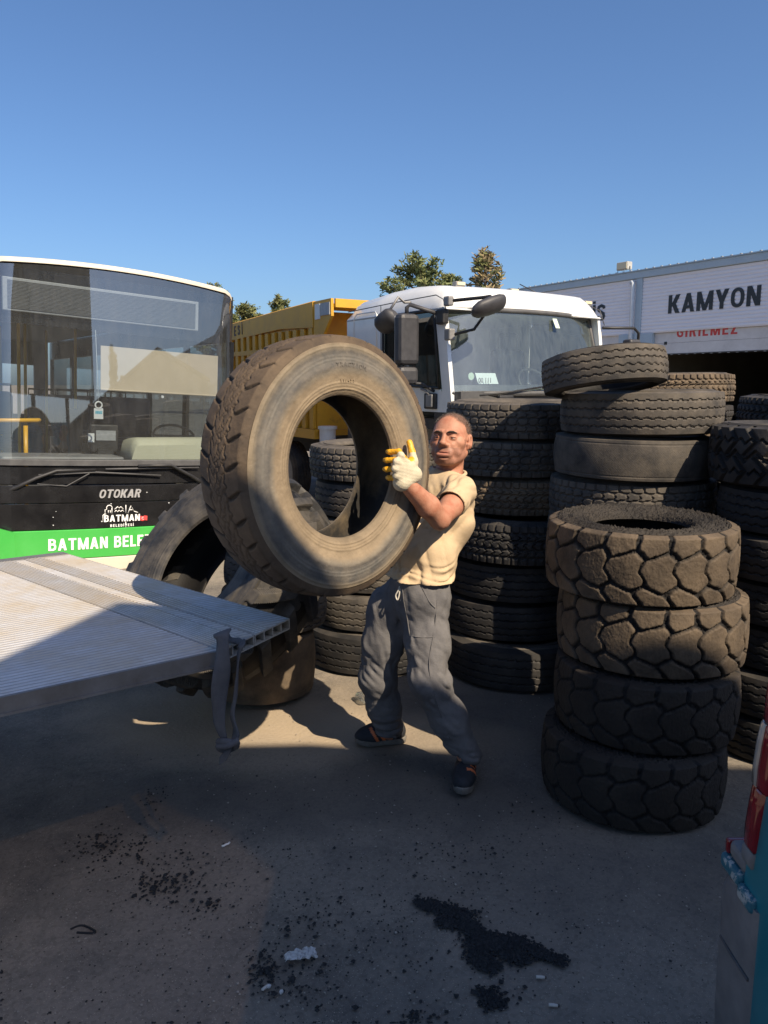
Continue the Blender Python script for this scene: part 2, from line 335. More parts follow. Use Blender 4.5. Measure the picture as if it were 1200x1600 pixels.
def hair_fade():
    nt = M['hair'].node_tree; b = nt.nodes['Principled BSDF']; out = nt.nodes['Material Output']
    at = nt.nodes.new('ShaderNodeAttribute'); at.attribute_name = 'hair_amount'; tc = nt.nodes.new('ShaderNodeTexCoord')
    n = nt.nodes.new('ShaderNodeTexNoise'); n.inputs['Scale'].default_value = 380; n.inputs['Detail'].default_value = 3; nt.links.new(tc.outputs['Object'], n.inputs['Vector'])
    ad = nt.nodes.new('ShaderNodeMath'); ad.operation = 'SUBTRACT'; nt.links.new(at.outputs['Fac'], ad.inputs[0]); nt.links.new(n.outputs['Fac'], ad.inputs[1])
    mr = nt.nodes.new('ShaderNodeMapRange'); mr.inputs['From Min'].default_value = -.35; mr.inputs['From Max'].default_value = .25; mr.inputs['To Max'].default_value = .55; nt.links.new(ad.outputs[0], mr.inputs['Value'])
    tr = nt.nodes.new('ShaderNodeBsdfTransparent'); mx = nt.nodes.new('ShaderNodeMixShader'); nt.links.new(mr.outputs[0], mx.inputs[0]); nt.links.new(tr.outputs[0], mx.inputs[1]); nt.links.new(b.outputs[0], mx.inputs[2]); nt.links.new(mx.outputs[0], out.inputs[0])
hair_fade()
def rubber(name, base, dust, amt=(.35,.75), rough=.8, scale=5.0, groove=None, rings=None, bump=.0012, bscale=90, sx=(1,1,1), c3=None, spec=.35):
    """dusty tyre rubber; groove = colour of what fills the grooves (mesh attribute), rings = [(radius, colour)...] bands on the side wall"""
    mt = mat(name, base, dust, rough=rough, scale=scale, lo=amt[0], hi=amt[1], bump=bump, bscale=bscale, detail=9, sx=sx, c3=c3, s3=11, lo3=.52, hi3=.75, spec=spec)
    nt = mt.node_tree; b = nt.nodes['Principled BSDF']; src = b.inputs['Base Color'].links[0].from_socket
    if rings:
        tc = nt.nodes.new('ShaderNodeTexCoord'); sp = nt.nodes.new('ShaderNodeSeparateXYZ'); nt.links.new(tc.outputs['Object'], sp.inputs[0])
        cx = nt.nodes.new('ShaderNodeCombineXYZ'); nt.links.new(sp.outputs[0], cx.inputs[0]); nt.links.new(sp.outputs[1], cx.inputs[1])
        ln = nt.nodes.new('ShaderNodeVectorMath'); ln.operation = 'LENGTH'; nt.links.new(cx.outputs[0], ln.inputs[0])
        nz = nt.nodes.new('ShaderNodeTexNoise'); nz.inputs['Scale'].default_value = 4; nz.inputs['Detail'].default_value = 6; nt.links.new(tc.outputs['Object'], nz.inputs['Vector'])
        ma = nt.nodes.new('ShaderNodeMath'); ma.operation = 'MULTIPLY_ADD'; ma.inputs[1].default_value = .04; nt.links.new(nz.outputs['Fac'], ma.inputs[0]); nt.links.new(ln.outputs['Value'], ma.inputs[2])
        mr = nt.nodes.new('ShaderNodeMapRange'); r0, r1 = rings[0][0]+.02, rings[-1][0]+.02
        mr.inputs['From Min'].default_value = r0; mr.inputs['From Max'].default_value = r1; nt.links.new(ma.outputs[0], mr.inputs['Value'])
        rp = nt.nodes.new('ShaderNodeValToRGB'); el = rp.color_ramp.elements
        while len(el) > 1: el.remove(el[-1])
        for i, (r, c) in enumerate(rings):
            e = el[0] if i == 0 else el.new((r+.02-r0)/(r1-r0))
            e.position = (r+.02-r0)/(r1-r0); e.color = (*c, 1)
        nt.links.new(mr.outputs[0], rp.inputs[0])
        mx = nt.nodes.new('ShaderNodeMix'); mx.data_type = 'RGBA'; mx.inputs[0].default_value = .72
        nt.links.new(src, mx.inputs[6]); nt.links.new(rp.outputs[0], mx.inputs[7]); src = mx.outputs[2]
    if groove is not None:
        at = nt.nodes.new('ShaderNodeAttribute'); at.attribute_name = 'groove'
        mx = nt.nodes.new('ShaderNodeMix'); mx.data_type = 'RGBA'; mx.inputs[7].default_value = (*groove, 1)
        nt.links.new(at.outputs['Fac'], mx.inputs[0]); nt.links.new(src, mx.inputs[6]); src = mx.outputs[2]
    nt.links.new(src, b.inputs['Base Color']); return mt
M['rub_grey'] = rubber('rubber_grey', (.034,.032,.031), (.15,.127,.10), (.36,.74), c3=(.075,.068,.06))
M['rub_dark'] = rubber('rubber_dark', (.016,.016,.017), (.060,.053,.046), (.40,.74), rough=.7, c3=(.030,.029,.028))
M['rub_brown'] = rubber('rubber_brown', (.060,.048,.036), (.18,.132,.085), (.34,.66))
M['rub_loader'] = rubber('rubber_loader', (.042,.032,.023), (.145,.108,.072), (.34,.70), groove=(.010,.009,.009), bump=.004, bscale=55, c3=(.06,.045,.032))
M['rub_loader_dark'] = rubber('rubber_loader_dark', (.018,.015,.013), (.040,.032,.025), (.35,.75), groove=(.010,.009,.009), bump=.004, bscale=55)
M['rub_loader_side'] = rubber('rubber_loader_side', (.018,.016,.015), (.05,.042,.034), (.40,.80), bump=.010, bscale=60)
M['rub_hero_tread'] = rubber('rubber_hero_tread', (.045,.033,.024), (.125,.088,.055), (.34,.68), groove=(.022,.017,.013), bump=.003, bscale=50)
M['rub_hero_side'] = rubber('rubber_hero_side', (.075,.062,.047), (.31,.245,.165), (.36,.64), bump=.0028, bscale=48, scale=13,
    c3=(.085,.078,.07), rings=[(.27,(.16,.122,.08)),(.30,(.235,.178,.113)),(.345,(.255,.195,.127)),(.366,(.17,.15,.12)),(.380,(.072,.072,.073)),(.405,(.11,.11,.105)),(.430,(.062,.061,.06)),(.447,(.17,.14,.098)),(.47,(.205,.153,.098)),(.50,(.13,.096,.06))])
M['rub_tractor'] = rubber('rubber_tractor', (.022,.022,.023), (.115,.10,.08), (.42,.72), rough=.62, c3=(.06,.058,.055))
M['rub_black'] = rubber('rubber_black', (.006,.006,.007), (.014,.013,.013), (.4,.8), rough=.7)
M['rub_inner'] = rubber('rubber_inner', (.012,.012,.013), (.03,.028,.026), (.4,.8), rough=.6)
M['rub_inner_hero'] = rubber('rubber_inner_hero', (.03,.028,.026), (.20,.15,.09), (.42,.66), rough=.6, scale=3)

# ------------------------------------------------------------------ ground
def ground_material():
    mt = mat('asphalt_yard', (.172,.150,.124), (.242,.207,.164), rough=.9, scale=1.1, lo=.34, hi=.66, bump=.004, bscale=55, detail=10, c3=(.078,.073,.067), s3=.85, lo3=.47, hi3=.68)
    nt = mt.node_tree; b = nt.nodes['Principled BSDF']; src = b.inputs['Base Color'].links[0].from_socket
    tc = nt.nodes.new('ShaderNodeTexCoord')
    v = nt.nodes.new('ShaderNodeTexVoronoi'); v.inputs['Scale'].default_value = 85; nt.links.new(tc.outputs['Object'], v.inputs['Vector'])
    rp = nt.nodes.new('ShaderNodeValToRGB'); e = rp.color_ramp.elements
    e[0].position = 0; e[0].color = (.62,.60,.58,1); e[1].position = .55; e[1].color = (1.18,1.15,1.12,1)
    nt.links.new(v.outputs['Color'], rp.inputs[0])
    mx = nt.nodes.new('ShaderNodeMix'); mx.data_type = 'RGBA'; mx.blend_type = 'MULTIPLY'; mx.inputs[0].default_value = .55
    nt.links.new(src, mx.inputs[6]); nt.links.new(rp.outputs[0], mx.inputs[7])
    n = nt.nodes.new('ShaderNodeTexNoise'); n.inputs['Scale'].default_value = 260; n.inputs['Detail'].default_value = 2; nt.links.new(tc.outputs['Object'], n.inputs['Vector'])
    r2 = nt.nodes.new('ShaderNodeValToRGB'); e = r2.color_ramp.elements; e[0].position = .66; e[0].color = (0,0,0,1); e[1].position = .72; e[1].color = (1,1,1,1)
    nt.links.new(n.outputs['Fac'], r2.inputs[0])
    m2 = nt.nodes.new('ShaderNodeMix'); m2.data_type = 'RGBA'; m2.inputs[7].default_value = (.50,.42,.32,1)
    nt.links.new(r2.outputs[0], m2.inputs[0]); nt.links.new(mx.outputs[2], m2.inputs[6]); dn = nt.nodes.new('ShaderNodeTexNoise'); dn.inputs['Scale'].default_value = 2.2; dn.inputs['Detail'].default_value = 6; nt.links.new(tc.outputs['Object'], dn.inputs['Vector'])
    dv = nt.nodes.new('ShaderNodeMix'); dv.data_type = 'VECTOR'; dv.inputs[0].default_value = .28; nt.links.new(tc.outputs['Object'], dv.inputs[4]); nt.links.new(dn.outputs['Color'], dv.inputs[5])
    vc = nt.nodes.new('ShaderNodeTexVoronoi'); vc.feature = 'DISTANCE_TO_EDGE'; vc.inputs['Scale'].default_value = .95; nt.links.new(dv.outputs[1], vc.inputs['Vector'])
    cr = nt.nodes.new('ShaderNodeMapRange'); cr.inputs['From Min'].default_value = .002; cr.inputs['From Max'].default_value = .006; cr.inputs['To Min'].default_value = .16; cr.inputs['To Max'].default_value = 0; nt.links.new(vc.outputs['Distance'], cr.inputs['Value'])
    mc = nt.nodes.new('ShaderNodeMix'); mc.data_type = 'RGBA'; mc.inputs[7].default_value = (.05,.046,.042,1); nt.links.new(cr.outputs[0], mc.inputs[0]); nt.links.new(m2.outputs[2], mc.inputs[6])
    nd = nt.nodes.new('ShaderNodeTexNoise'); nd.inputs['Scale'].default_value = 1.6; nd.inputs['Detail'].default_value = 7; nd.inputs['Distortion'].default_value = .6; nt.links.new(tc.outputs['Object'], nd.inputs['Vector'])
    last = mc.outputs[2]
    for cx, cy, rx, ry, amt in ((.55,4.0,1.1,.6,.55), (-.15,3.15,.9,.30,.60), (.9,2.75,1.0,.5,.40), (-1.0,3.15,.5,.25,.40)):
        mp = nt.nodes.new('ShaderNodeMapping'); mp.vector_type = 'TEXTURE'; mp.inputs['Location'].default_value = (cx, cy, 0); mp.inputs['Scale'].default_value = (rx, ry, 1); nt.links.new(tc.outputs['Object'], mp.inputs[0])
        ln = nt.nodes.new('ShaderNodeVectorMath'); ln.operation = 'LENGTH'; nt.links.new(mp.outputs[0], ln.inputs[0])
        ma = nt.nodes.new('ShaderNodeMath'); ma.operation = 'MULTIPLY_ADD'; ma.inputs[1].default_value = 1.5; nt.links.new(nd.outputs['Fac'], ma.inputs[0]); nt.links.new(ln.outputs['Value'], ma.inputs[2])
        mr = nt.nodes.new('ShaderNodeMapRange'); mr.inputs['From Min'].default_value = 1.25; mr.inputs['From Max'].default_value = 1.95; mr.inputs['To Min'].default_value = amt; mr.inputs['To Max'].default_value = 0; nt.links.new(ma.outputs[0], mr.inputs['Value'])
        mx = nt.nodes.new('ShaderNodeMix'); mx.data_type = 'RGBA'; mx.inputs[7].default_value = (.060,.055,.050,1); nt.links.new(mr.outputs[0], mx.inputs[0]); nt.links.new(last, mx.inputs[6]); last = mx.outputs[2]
    for cx, cy, rx, ry, amt in ((-.75,3.95,.75,.42,.75), (.1,3.75,.5,.2,.5)):  # pale dust, also painted in to brighten the patch of sunlit ground
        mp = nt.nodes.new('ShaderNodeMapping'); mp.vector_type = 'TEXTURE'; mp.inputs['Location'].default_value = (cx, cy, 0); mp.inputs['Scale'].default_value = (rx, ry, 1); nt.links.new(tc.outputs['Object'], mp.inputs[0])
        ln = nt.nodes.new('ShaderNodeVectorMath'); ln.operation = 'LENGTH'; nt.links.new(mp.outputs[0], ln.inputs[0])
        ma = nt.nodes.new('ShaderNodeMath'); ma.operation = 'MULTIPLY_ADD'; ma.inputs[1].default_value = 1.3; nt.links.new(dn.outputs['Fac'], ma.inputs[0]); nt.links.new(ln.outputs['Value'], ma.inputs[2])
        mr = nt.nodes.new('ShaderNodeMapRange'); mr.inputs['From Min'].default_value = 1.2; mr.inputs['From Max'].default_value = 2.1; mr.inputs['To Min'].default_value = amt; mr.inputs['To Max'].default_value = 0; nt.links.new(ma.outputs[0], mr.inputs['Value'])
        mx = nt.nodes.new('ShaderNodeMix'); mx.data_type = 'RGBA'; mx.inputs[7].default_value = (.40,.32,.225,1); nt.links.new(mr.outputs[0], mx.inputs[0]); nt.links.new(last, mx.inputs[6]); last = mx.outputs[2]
    nt.links.new(last, b.inputs['Base Color'])
    return mt
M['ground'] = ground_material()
def build_ground():
    xs = np.concatenate([[-900,-200,-60,-20,-8], np.linspace(-4,4,161), [8,20,60,200,900]]); ys = np.concatenate([[-900,-200,-40,-10,-2], np.linspace(.5,7,131), [12,30,80,250,1200]])
    X, Y = np.meshgrid(xs, ys, indexing='ij')
    Z = .004*np.sin(X*2.1+1)*np.sin(Y*1.7) + .003*np.sin(X*5.3+Y*3.1) + .0015*np.sin(X*13-Y*9) + .001*np.sin(X*23+Y*31) - .006
    Z = np.where((np.abs(X) > 4.1) | (Y < .4) | (Y > 7.1), -.006, Z)
    nx, ny = len(xs), len(ys); I = np.arange(nx*ny).reshape(nx, ny)
    F = np.stack([I[:-1,:-1], I[1:,:-1], I[1:,1:], I[:-1,1:]], -1).reshape(-1, 4)
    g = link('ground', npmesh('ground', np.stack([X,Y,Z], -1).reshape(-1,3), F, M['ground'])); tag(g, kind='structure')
build_ground()

# ------------------------------------------------------------------ tyres
def sst(a, b, x): t = np.clip((x-a)/(b-a), 0, 1); return t*t*(3-2*t)
def tri(x): return np.abs((x % 1.0) - .5)*4 - 1
def cut(x, p, a, b): return 1 - sst(a, b, np.abs(((x/p + .5) % 1.0) - .5)*p)       # groove every p metres
def pat_rib(s, wm, hw, L):
    p = L/round(L/.055); g = np.zeros_like(s); z = .0032*np.sign(tri(s/p))*np.minimum(1, np.abs(tri(s/p))*2.2)
    for c in (-.64, -.22, .22, .64): g = np.maximum(g, 1 - sst(.0014, .0046, np.abs(wm - c*hw - z)))
    return g
def pat_smooth(s, wm, hw, L):
    p = L/round(L/.012); g = .12*(.5+.5*np.cos(2*np.pi*(s/p + wm/.012)))*(np.abs(wm) < .8*hw)
    return np.maximum(g, .35*(1 - sst(.002, .006, np.abs(np.abs(wm) - .82*hw))))
def pat_drive(s, wm, hw, L, pitch=.062, gw=.0035, zig=.25):
    p = L/round(L/pitch); w = wm/hw; g = np.zeros_like(s); row = np.zeros_like(s)
    for i, c in enumerate((-.62, -.22, .22, .62)):
        g = np.maximum(g, 1 - sst(gw*.8, gw*2.2, np.abs(wm - c*hw - .003*tri(s/p + .3*i)))); row = row + (w > c)
    off = np.where(row % 2 == 0, 0, .5); mid = np.abs(row-2) < 1.5
    ph = s + off*p + np.where(mid, zig*p*tri(wm/hw*1.25), 0)
    return np.maximum(g, cut(ph, p, gw*.7, gw*2.1))
def pat_block(s, wm, hw, L): return pat_drive(s, wm, hw, L, .050, .0045, .55)
def pat_lug(s, wm, hw, L):
    p = L/round(L/.105); w = wm/hw
    g = cut(s + .30*p*tri(np.abs(w)*.9) + np.where(w > 0, .5*p, 0), p, .006, .017)
    g = np.maximum(g, 1 - sst(.006, .014, np.abs(wm - .022*tri(s/p + .25))))
    return np.maximum(g, (1 - sst(.003, .008, np.abs(np.abs(wm) - .55*hw - .012*tri(s/p*2))))*.8)
def pat_hero(s, wm, hw, L):
    p = L/round(L/.098); a = np.abs(wm)/hw; e = np.clip((a-.40)/.6, 0, 1)
    dz = np.abs((((s + np.where(wm > 0, 0, .5*p) + .30*p*e**1.5)/p + .5) % 1.0) - .5)*p
    bell = np.sin(np.pi*np.clip((a-.40)/.62, 0, 1))**.7
    g = (1 - sst(.001 + .0045*bell, .0045 + .0065*bell, dz))*sst(.40, .46, a)*(1-.55*sst(.9, 1.0, a))
    c = .006*tri(s/p*2) + .004*tri(s/p*3 + .3)
    g = np.maximum(g, .55*(1 - sst(.0015, .005, np.abs(a*hw - .40*hw - c))))
    g = np.maximum(g, .40*(1 - sst(.0012, .004, np.abs(wm - .05*hw - 1.8*c))))
    q = p/2
    return np.maximum(g, .40*cut(s + .35*q*tri(wm/hw*3) + np.where(wm > .05*hw, q*.5, 0), q, .0012, .004)*(a < .42))
def pat_loader(s, wm, hw, L):
    k = round(L/.134); p = L/k; sk = s - .50*np.abs(wm) + .008*np.sin(wm*60); best = np.full((3,)+s.shape, 9.0)
    for row, off, wy in ((0, 0, 1.0), (-1.04, .5, 1.0), (1.04, .5, 1.0)):
        for d in (-1, 0, 1):
            ci = (np.floor(sk/p - off + .5) + d) % k; h1 = np.sin(ci*12.9898 + row*78.2)*43758.5; h1 = h1-np.floor(h1)-.5; h2 = np.sin(ci*39.3 + row*11.1)*24634.6; h2 = h2-np.floor(h2)-.5
            base = (np.floor(sk/p - off + .5) + off + d + .16*h1)*p
            dd = np.hypot((sk-base)*1.0, (wm - row*hw - .012*h2)*.93)
            best[2] = np.minimum(best[2], dd); best = np.sort(best, 0)
    return 1 - sst(.004, .015, best[1]-best[0] + .004*np.sin(s*97+1)*np.sin(wm*83) + .002*np.sin(s*211)*np.sin(wm*190+2) - .011*np.abs(wm/hw)**1.5)
def pat_tractor(s, wm, hw, L):
    p = L/round(L/.20); a = np.abs(wm)/hw
    ph = ((s + np.where(wm > 0, 0, .5*p) + .75*p*a) / p) % 1.0
    return 1 - (1 - sst(.16, .22, np.abs(ph-.5)))*sst(.0, .08, a + .02)
TYRES = {}
def tyre_meshes(key, Rr, W, rb, pat, depth, mt, ms, mi, n=480, nw=34, smooth=False, crown=.010, tw=None, rough=0.0, drop=None, shoulder_cut=True, side_n=112, side_rough=0.0):
    tw = tw or W*.80; hw = tw/2; L = 2*math.pi*Rr; drop = drop or .10*Rr; out = min(.012, (W-tw)/2*.6)
    ts = np.concatenate([np.linspace(-1.0, -1-.001, 1), np.linspace(-1, 1, nw)[1:-1], [1.0]])
    ex = np.array([.25, .5, .75, 1.0]); t = np.concatenate([-1-ex[::-1]*.2, ts, 1+ex*.2])
    th = np.linspace(0, 2*np.pi, n, endpoint=False); TH, T = np.meshgrid(th, t, indexing='ij')
    wc = np.clip(T, -1, 1); over = np.clip((np.abs(T)-1)/.2, 0, 1)
    S = TH/(2*np.pi)*L; g = pat(S, wc*hw, hw, L)
    gg = g*(1-sst(.55, 1.0, over)) if shoulder_cut else g*(1-sst(.0, .4, over))*.9
    r = Rr - crown*wc**2 - drop*over - .004*(over > 0) - depth*gg
    r += .0015*np.sin(3*TH+1) + .001*np.sin(7*TH+2*wc)
    if rough: r += rng.normal(0, 1, r.shape)*rough*(.25+.75*gg)*(1-over)
    z = wc*hw + np.sign(T)*out*over
    V = np.stack([r*np.cos(TH), r*np.sin(TH), z], -1).reshape(-1, 3); m = len(t); I = np.arange(n*m).reshape(n, m); J = np.roll(I, -1, 0)
    F = np.stack([I[:,:-1], J[:,:-1], J[:,1:], I[:,1:]], -1).reshape(-1, 4)
    tread = npmesh(key+'_tread', V, F, mt, smooth=smooth)
    at = tread.attributes.new('groove', 'FLOAT', 'POINT'); at.data.foreach_set('value', gg.astype(np.float32).ravel())
    def rev(prof, nm, mtl, nn):
        th = np.linspace(0, 2*np.pi, nn, endpoint=False); pr = np.array(prof)
        V = np.stack([pr[None,:,0]*np.cos(th)[:,None], pr[None,:,0]*np.sin(th)[:,None], np.repeat(pr[None,:,1], nn, 0)], -1).reshape(-1,3)
        k = len(pr); I = np.arange(nn*k).reshape(nn, k); J = np.roll(I, -1, 0)
        if side_rough and nn == side_n:
            q = rng.normal(0, side_rough, (nn, k)); q[:, :2] = 0; q[:, -3:] = 0; V = V.reshape(nn, k, 3); V[:,:,2] += q; V = V.reshape(-1, 3)
        return npmesh(nm, V, np.stack([I[:,:-1], J[:,:-1], J[:,1:], I[:,1:]], -1).reshape(-1,4), mtl)
    H = Rr-rb; r0 = Rr-crown-drop-.004
    key_r = np.array([r0, r0-.10*H, r0-.25*H, rb+.45*H, rb+.25*H, rb+.12*H, rb+.05*H, rb+.01*H, rb])
    key_z = np.array([hw+out, hw+out+.004, W/2-.006, W/2, W/2-.012, .44*W, .415*W, .39*W, .35*W])
    q = np.linspace(0, 8, 73); pr = np.interp(q, range(9), key_r); pz = np.interp(q, range(9), key_z)
    ker = np.array([1,2,3,2,1])/9; pz2 = np.convolve(np.pad(pz, 2, 'edge'), ker, 'valid'); pz2[0] = pz[0]; pz2[-1] = pz[-1]
    for rr, a in ((r0-.06*H, .002), (rb+.62*H, .002), (rb+.57*H, .002), (rb+.20*H, .003), (rb+.155*H, .0025), (rb+.10*H, .003)):
        pz2 += a*np.exp(-((pr-rr)/.0035)**2)
    top = np.stack([pr, pz2], -1); bot = top*[1, -1]; bot = bot[::-1]
    inn = [(rb, .35*W), (rb+.05*H, .34*W), (rb+.3*H, .43*W), (rb+.6*H, .43*W), (Rr-.055, .33*W), (Rr-.048, .15*W), (Rr-.046, 0)]
    inn = inn + [(a, -b) for a, b in inn[::-1][1:]]
    TYRES[key] = dict(W=W, R=Rr, parts=[('tread', tread), ('sidewall', rev(top, key+'_side', ms, side_n)), ('sidewall', rev(bot, key+'_side2', ms, side_n)), ('inner_liner', rev(inn, key+'_inner', mi, 64))])
tyre_meshes('hero', .50, .275, .268, pat_hero, .011, M['rub_hero_tread'], M['rub_hero_side'], M['rub_inner_hero'], n=960, nw=56, smooth=True, tw=.225, crown=.010, rough=.0007, side_n=260, drop=.026, shoulder_cut=False, side_rough=.00025)
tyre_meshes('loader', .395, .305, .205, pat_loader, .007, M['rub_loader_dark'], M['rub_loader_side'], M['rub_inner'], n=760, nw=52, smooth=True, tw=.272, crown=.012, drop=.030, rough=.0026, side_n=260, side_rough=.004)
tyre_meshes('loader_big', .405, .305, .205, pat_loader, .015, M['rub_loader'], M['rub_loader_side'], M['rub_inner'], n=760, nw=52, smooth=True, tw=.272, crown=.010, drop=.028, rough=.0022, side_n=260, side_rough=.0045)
tyre_meshes('drive', .45, .228, .285, pat_drive, .009, M['rub_grey'], M['rub_grey'], M['rub_inner'], n=720, tw=.195)
tyre_meshes('block', .45, .228, .285, pat_block, .011, M['rub_brown'], M['rub_grey'], M['rub_inner'], n=720, tw=.195)
tyre_meshes('drive_wide', .475, .27, .285, pat_block, .012, M['rub_dark'], M['rub_dark'], M['rub_inner'], n=720, tw=.225)
tyre_meshes('rib', .425, .232, .285, pat_rib, .010, M['rub_grey'], M['rub_grey'], M['rub_inner'], n=600, tw=.20)
tyre_meshes('rib_small', .32, .195, .21, pat_rib, .008, M['rub_grey'], M['rub_grey'], M['rub_inner'], n=480, tw=.165)
tyre_meshes('rib_dark', .46, .235, .285, pat_rib, .012, M['rub_dark'], M['rub_dark'], M['rub_inner'], n=600, tw=.205)
tyre_meshes('rib_wide', .475, .27, .285, pat_rib, .013, M['rub_dark'], M['rub_grey'], M['rub_inner'], n=600, tw=.225)
tyre_meshes('smooth', .425, .232, .285, pat_smooth, .006, M['rub_grey'], M['rub_grey'], M['rub_inner'], n=720, tw=.20)
tyre_meshes('lug', .395, .29, .24, pat_lug, .020, M['rub_dark'], M['rub_dark'], M['rub_inner'], n=560, nw=46, tw=.255, crown=.012)
tyre_meshes('rib_slim', .375, .22, .24, pat_rib, .010, M['rub_dark'], M['rub_dark'], M['rub_inner'], n=480, tw=.185)
tyre_meshes('bald', .32, .40, .19, pat_smooth, .004, M['rub_brown'], M['rub_dark'], M['rub_inner'], n=400, tw=.34, crown=.012)
tyre_meshes('tractor', .67, .42, .33, pat_tractor, .045, M['rub_tractor'], M['rub_tractor'], M['rub_black'], n=640, nw=44, tw=.385, crown=.03, smooth=False, drop=.05)
DONE = set()
def tyre(key, c, label, group=None, axis=(0,0,1), spin=0.0, name='truck_tyre'):
    """c = centre of the tyre; copies share mesh data"""
    d = TYRES[key]; q = Vector(axis).normalized().to_track_quat('Z', 'Y'); rot = (q.to_matrix() @ Matrix.Rotation(spin, 3, 'Z')).to_euler()
    t = thing(name, label, 'tyre', c, rot, group)
    for nm, me in d['parts']: link(nm, me, t)
    return t
def jit(a=.012): return random.uniform(-a, a)
def stack(items, x, y, group, z=0.0, j=.012):
    for key, dx, dy, label, nm in items:
        W = TYRES[key]['W']
        tyre(key, (x+dx+jit(j), y+dy+jit(j), z+W/2), label, group, (jit(.012), jit(.012), 1), random.uniform(0, 6.28), nm); z += W + .001
    return z
G = 'used tyres piled in stacks in the yard'
# stack behind the man (its foot at about 4.7 m)
stack([('rib_wide', .015, .01, 'bottom tyre of the stack behind the man, wide with zigzag grooves', 'truck_tyre'),
       ('rib_dark', -.02, .12, 'dark grooved tyre second from the ground behind the man', 'truck_tyre'),
       ('rib_dark', .02, .10, 'dark tyre third from the ground in the stack behind the man', 'truck_tyre'),
       ('drive_wide', .02, .04, 'dark wide block tread tyre at the man\'s elbow height, fourth from the ground', 'truck_tyre'),
       ('block', .0, .20, 'brownish tyre with small tread blocks beside the man\'s shoulder', 'truck_tyre'),
       ('drive', -.02, .20, 'dusty block tread tyre behind the man\'s neck, second from the top', 'truck_tyre'),
       ('drive', .0, .20, 'dusty block tread tyre on top of the stack behind the man', 'truck_tyre')], .845, 4.74, G)
# stack in the middle, under the tilted tyre
z = stack([('rib_slim', .10, -.03, 'bottom tyre of the middle stack, hidden behind the brown chunky tyres', 'truck_tyre'),
       ('rib_slim', .09, -.03, 'second tyre from the ground in the middle stack', 'truck_tyre'),
       ('rib_slim', .09, -.02, 'third tyre from the ground in the middle stack', 'truck_tyre'),
       ('rib_slim', .08, -.02, 'fourth tyre from the ground in the middle stack', 'truck_tyre'),
       ('drive', .01, .05, 'dark block tread tyre just above the brown chunky tyres in the middle stack', 'truck_tyre')], 1.37, 4.22, G)
tyre('drive', (1.385, 4.28, 1.19), 'block tread tyre showing its dusty rim, third below the tilted tyre', G, (.0, .0, 1), 1.0)
tyre('smooth', (1.37, 4.225, 1.422), 'worn smooth tyre with finely ribbed face, second below the tilted tyre', G, (.01, -.01, 1), 2.0)
tyre('rib', (1.395, 4.215, 1.655), 'large dusty grey tyre with zigzag grooves directly under the tilted tyre', G, (-.012, .0, 1), .4)
tyre('rib_small', (1.15, 4.09, 1.862), 'small grooved tyre lying tilted on top of the middle stack', G, (-.085, .15, 1), .3)
# four chunky loader tyres in front
stack([('loader', -.03, -.05, 'bottom one of the four brown chunky tyres, black with rubber dust', 'loader_tyre'),
       ('loader', .03, .0, 'shaded brown chunky tyre second from the ground', 'loader_tyre'),
       ('loader_big', .055, .045, 'worn brown chunky tyre third from the ground, half in sun', 'loader_tyre'),
       ('loader_big', -.005, .055, 'top one of the four brown chunky tyres, deep hexagonal tread blocks', 'loader_tyre')], 1.135, 3.27, 'brown chunky loader tyres in front of the wall of tyres', j=.002)
# stack at the right edge
stack([('rib_slim', .06, -.02, 'bottom tyre of the dark stack beside the teal van', 'truck_tyre'),
       ('rib_slim', .05, -.01, 'second tyre from the ground beside the teal van', 'truck_tyre'),
       ('rib_slim', .07, .0, 'third tyre from the ground beside the teal van', 'truck_tyre'),
       ('rib_slim', .05, .0, 'fourth tyre from the ground beside the teal van', 'truck_tyre'),
       ('rib_slim', .04, -.02, 'dark worn tyre under the off road tyre at the right edge', 'truck_tyre'),
       ('rib_slim', .05, .0, 'dark tyre directly under the black off road tyre', 'truck_tyre'),
       ('lug', .0, .0, 'black off road tyre with big chunky lugs on top of the right stack', 'off_road_tyre')], 1.985, 3.71, G)
# stacks further back on the right
stack([('rib_dark', 0, 0, f'{o} tyre of the column behind the tilted tyre', 'truck_tyre') for o in ('bottom', 'second', 'third', 'fourth', 'fifth', 'sixth')] +
      [('rib_dark', 0, 0, 'seventh tyre of the column behind the tilted tyre', 'truck_tyre'), ('block', 0, 0, 'brown dusty tyre peeping out behind the right side of the tilted tyre', 'truck_tyre')], 2.23, 6.05, G)
stack([('rib_dark', 0, 0, f'{o} tyre of the column close behind the large grey tyre', 'truck_tyre') for o in ('bottom', 'second', 'third', 'fourth', 'fifth', 'sixth')] +
      [('block', .03, 0, 'brown tyre whose edge shows right beside the large grey tyre', 'truck_tyre')], 1.76, 5.12, G)
z = stack([('rib_dark', 0, 0, f'{o} tyre of the column under the dark tyre near the right edge', 'truck_tyre') for o in ('bottom', 'second', 'third', 'fourth', 'fifth')] +
      [('rib_wide', .0, 0, 'wide tyre with a pale dusty upper side near the right edge', 'truck_tyre')], 2.56, 4.72, G)
tyre('drive_wide', (2.66, 4.70, z+.135), 'dark block tread tyre lying above the pale tyre near the right edge', G, (.05, -.02, 1), .8)
tyre('rib_wide', (3.10, 5.75, 1.62), 'grey tyre leaning behind the dark tyre near the right edge', G, (-.32, .25, 1), .8)
stack([('rib_dark', 0, 0, f'{o} tyre of the column under the leaning tyre', 'truck_tyre') for o in ('bottom', 'second', 'third', 'fourth', 'fifth', 'sixth')], 3.12, 5.78, G)
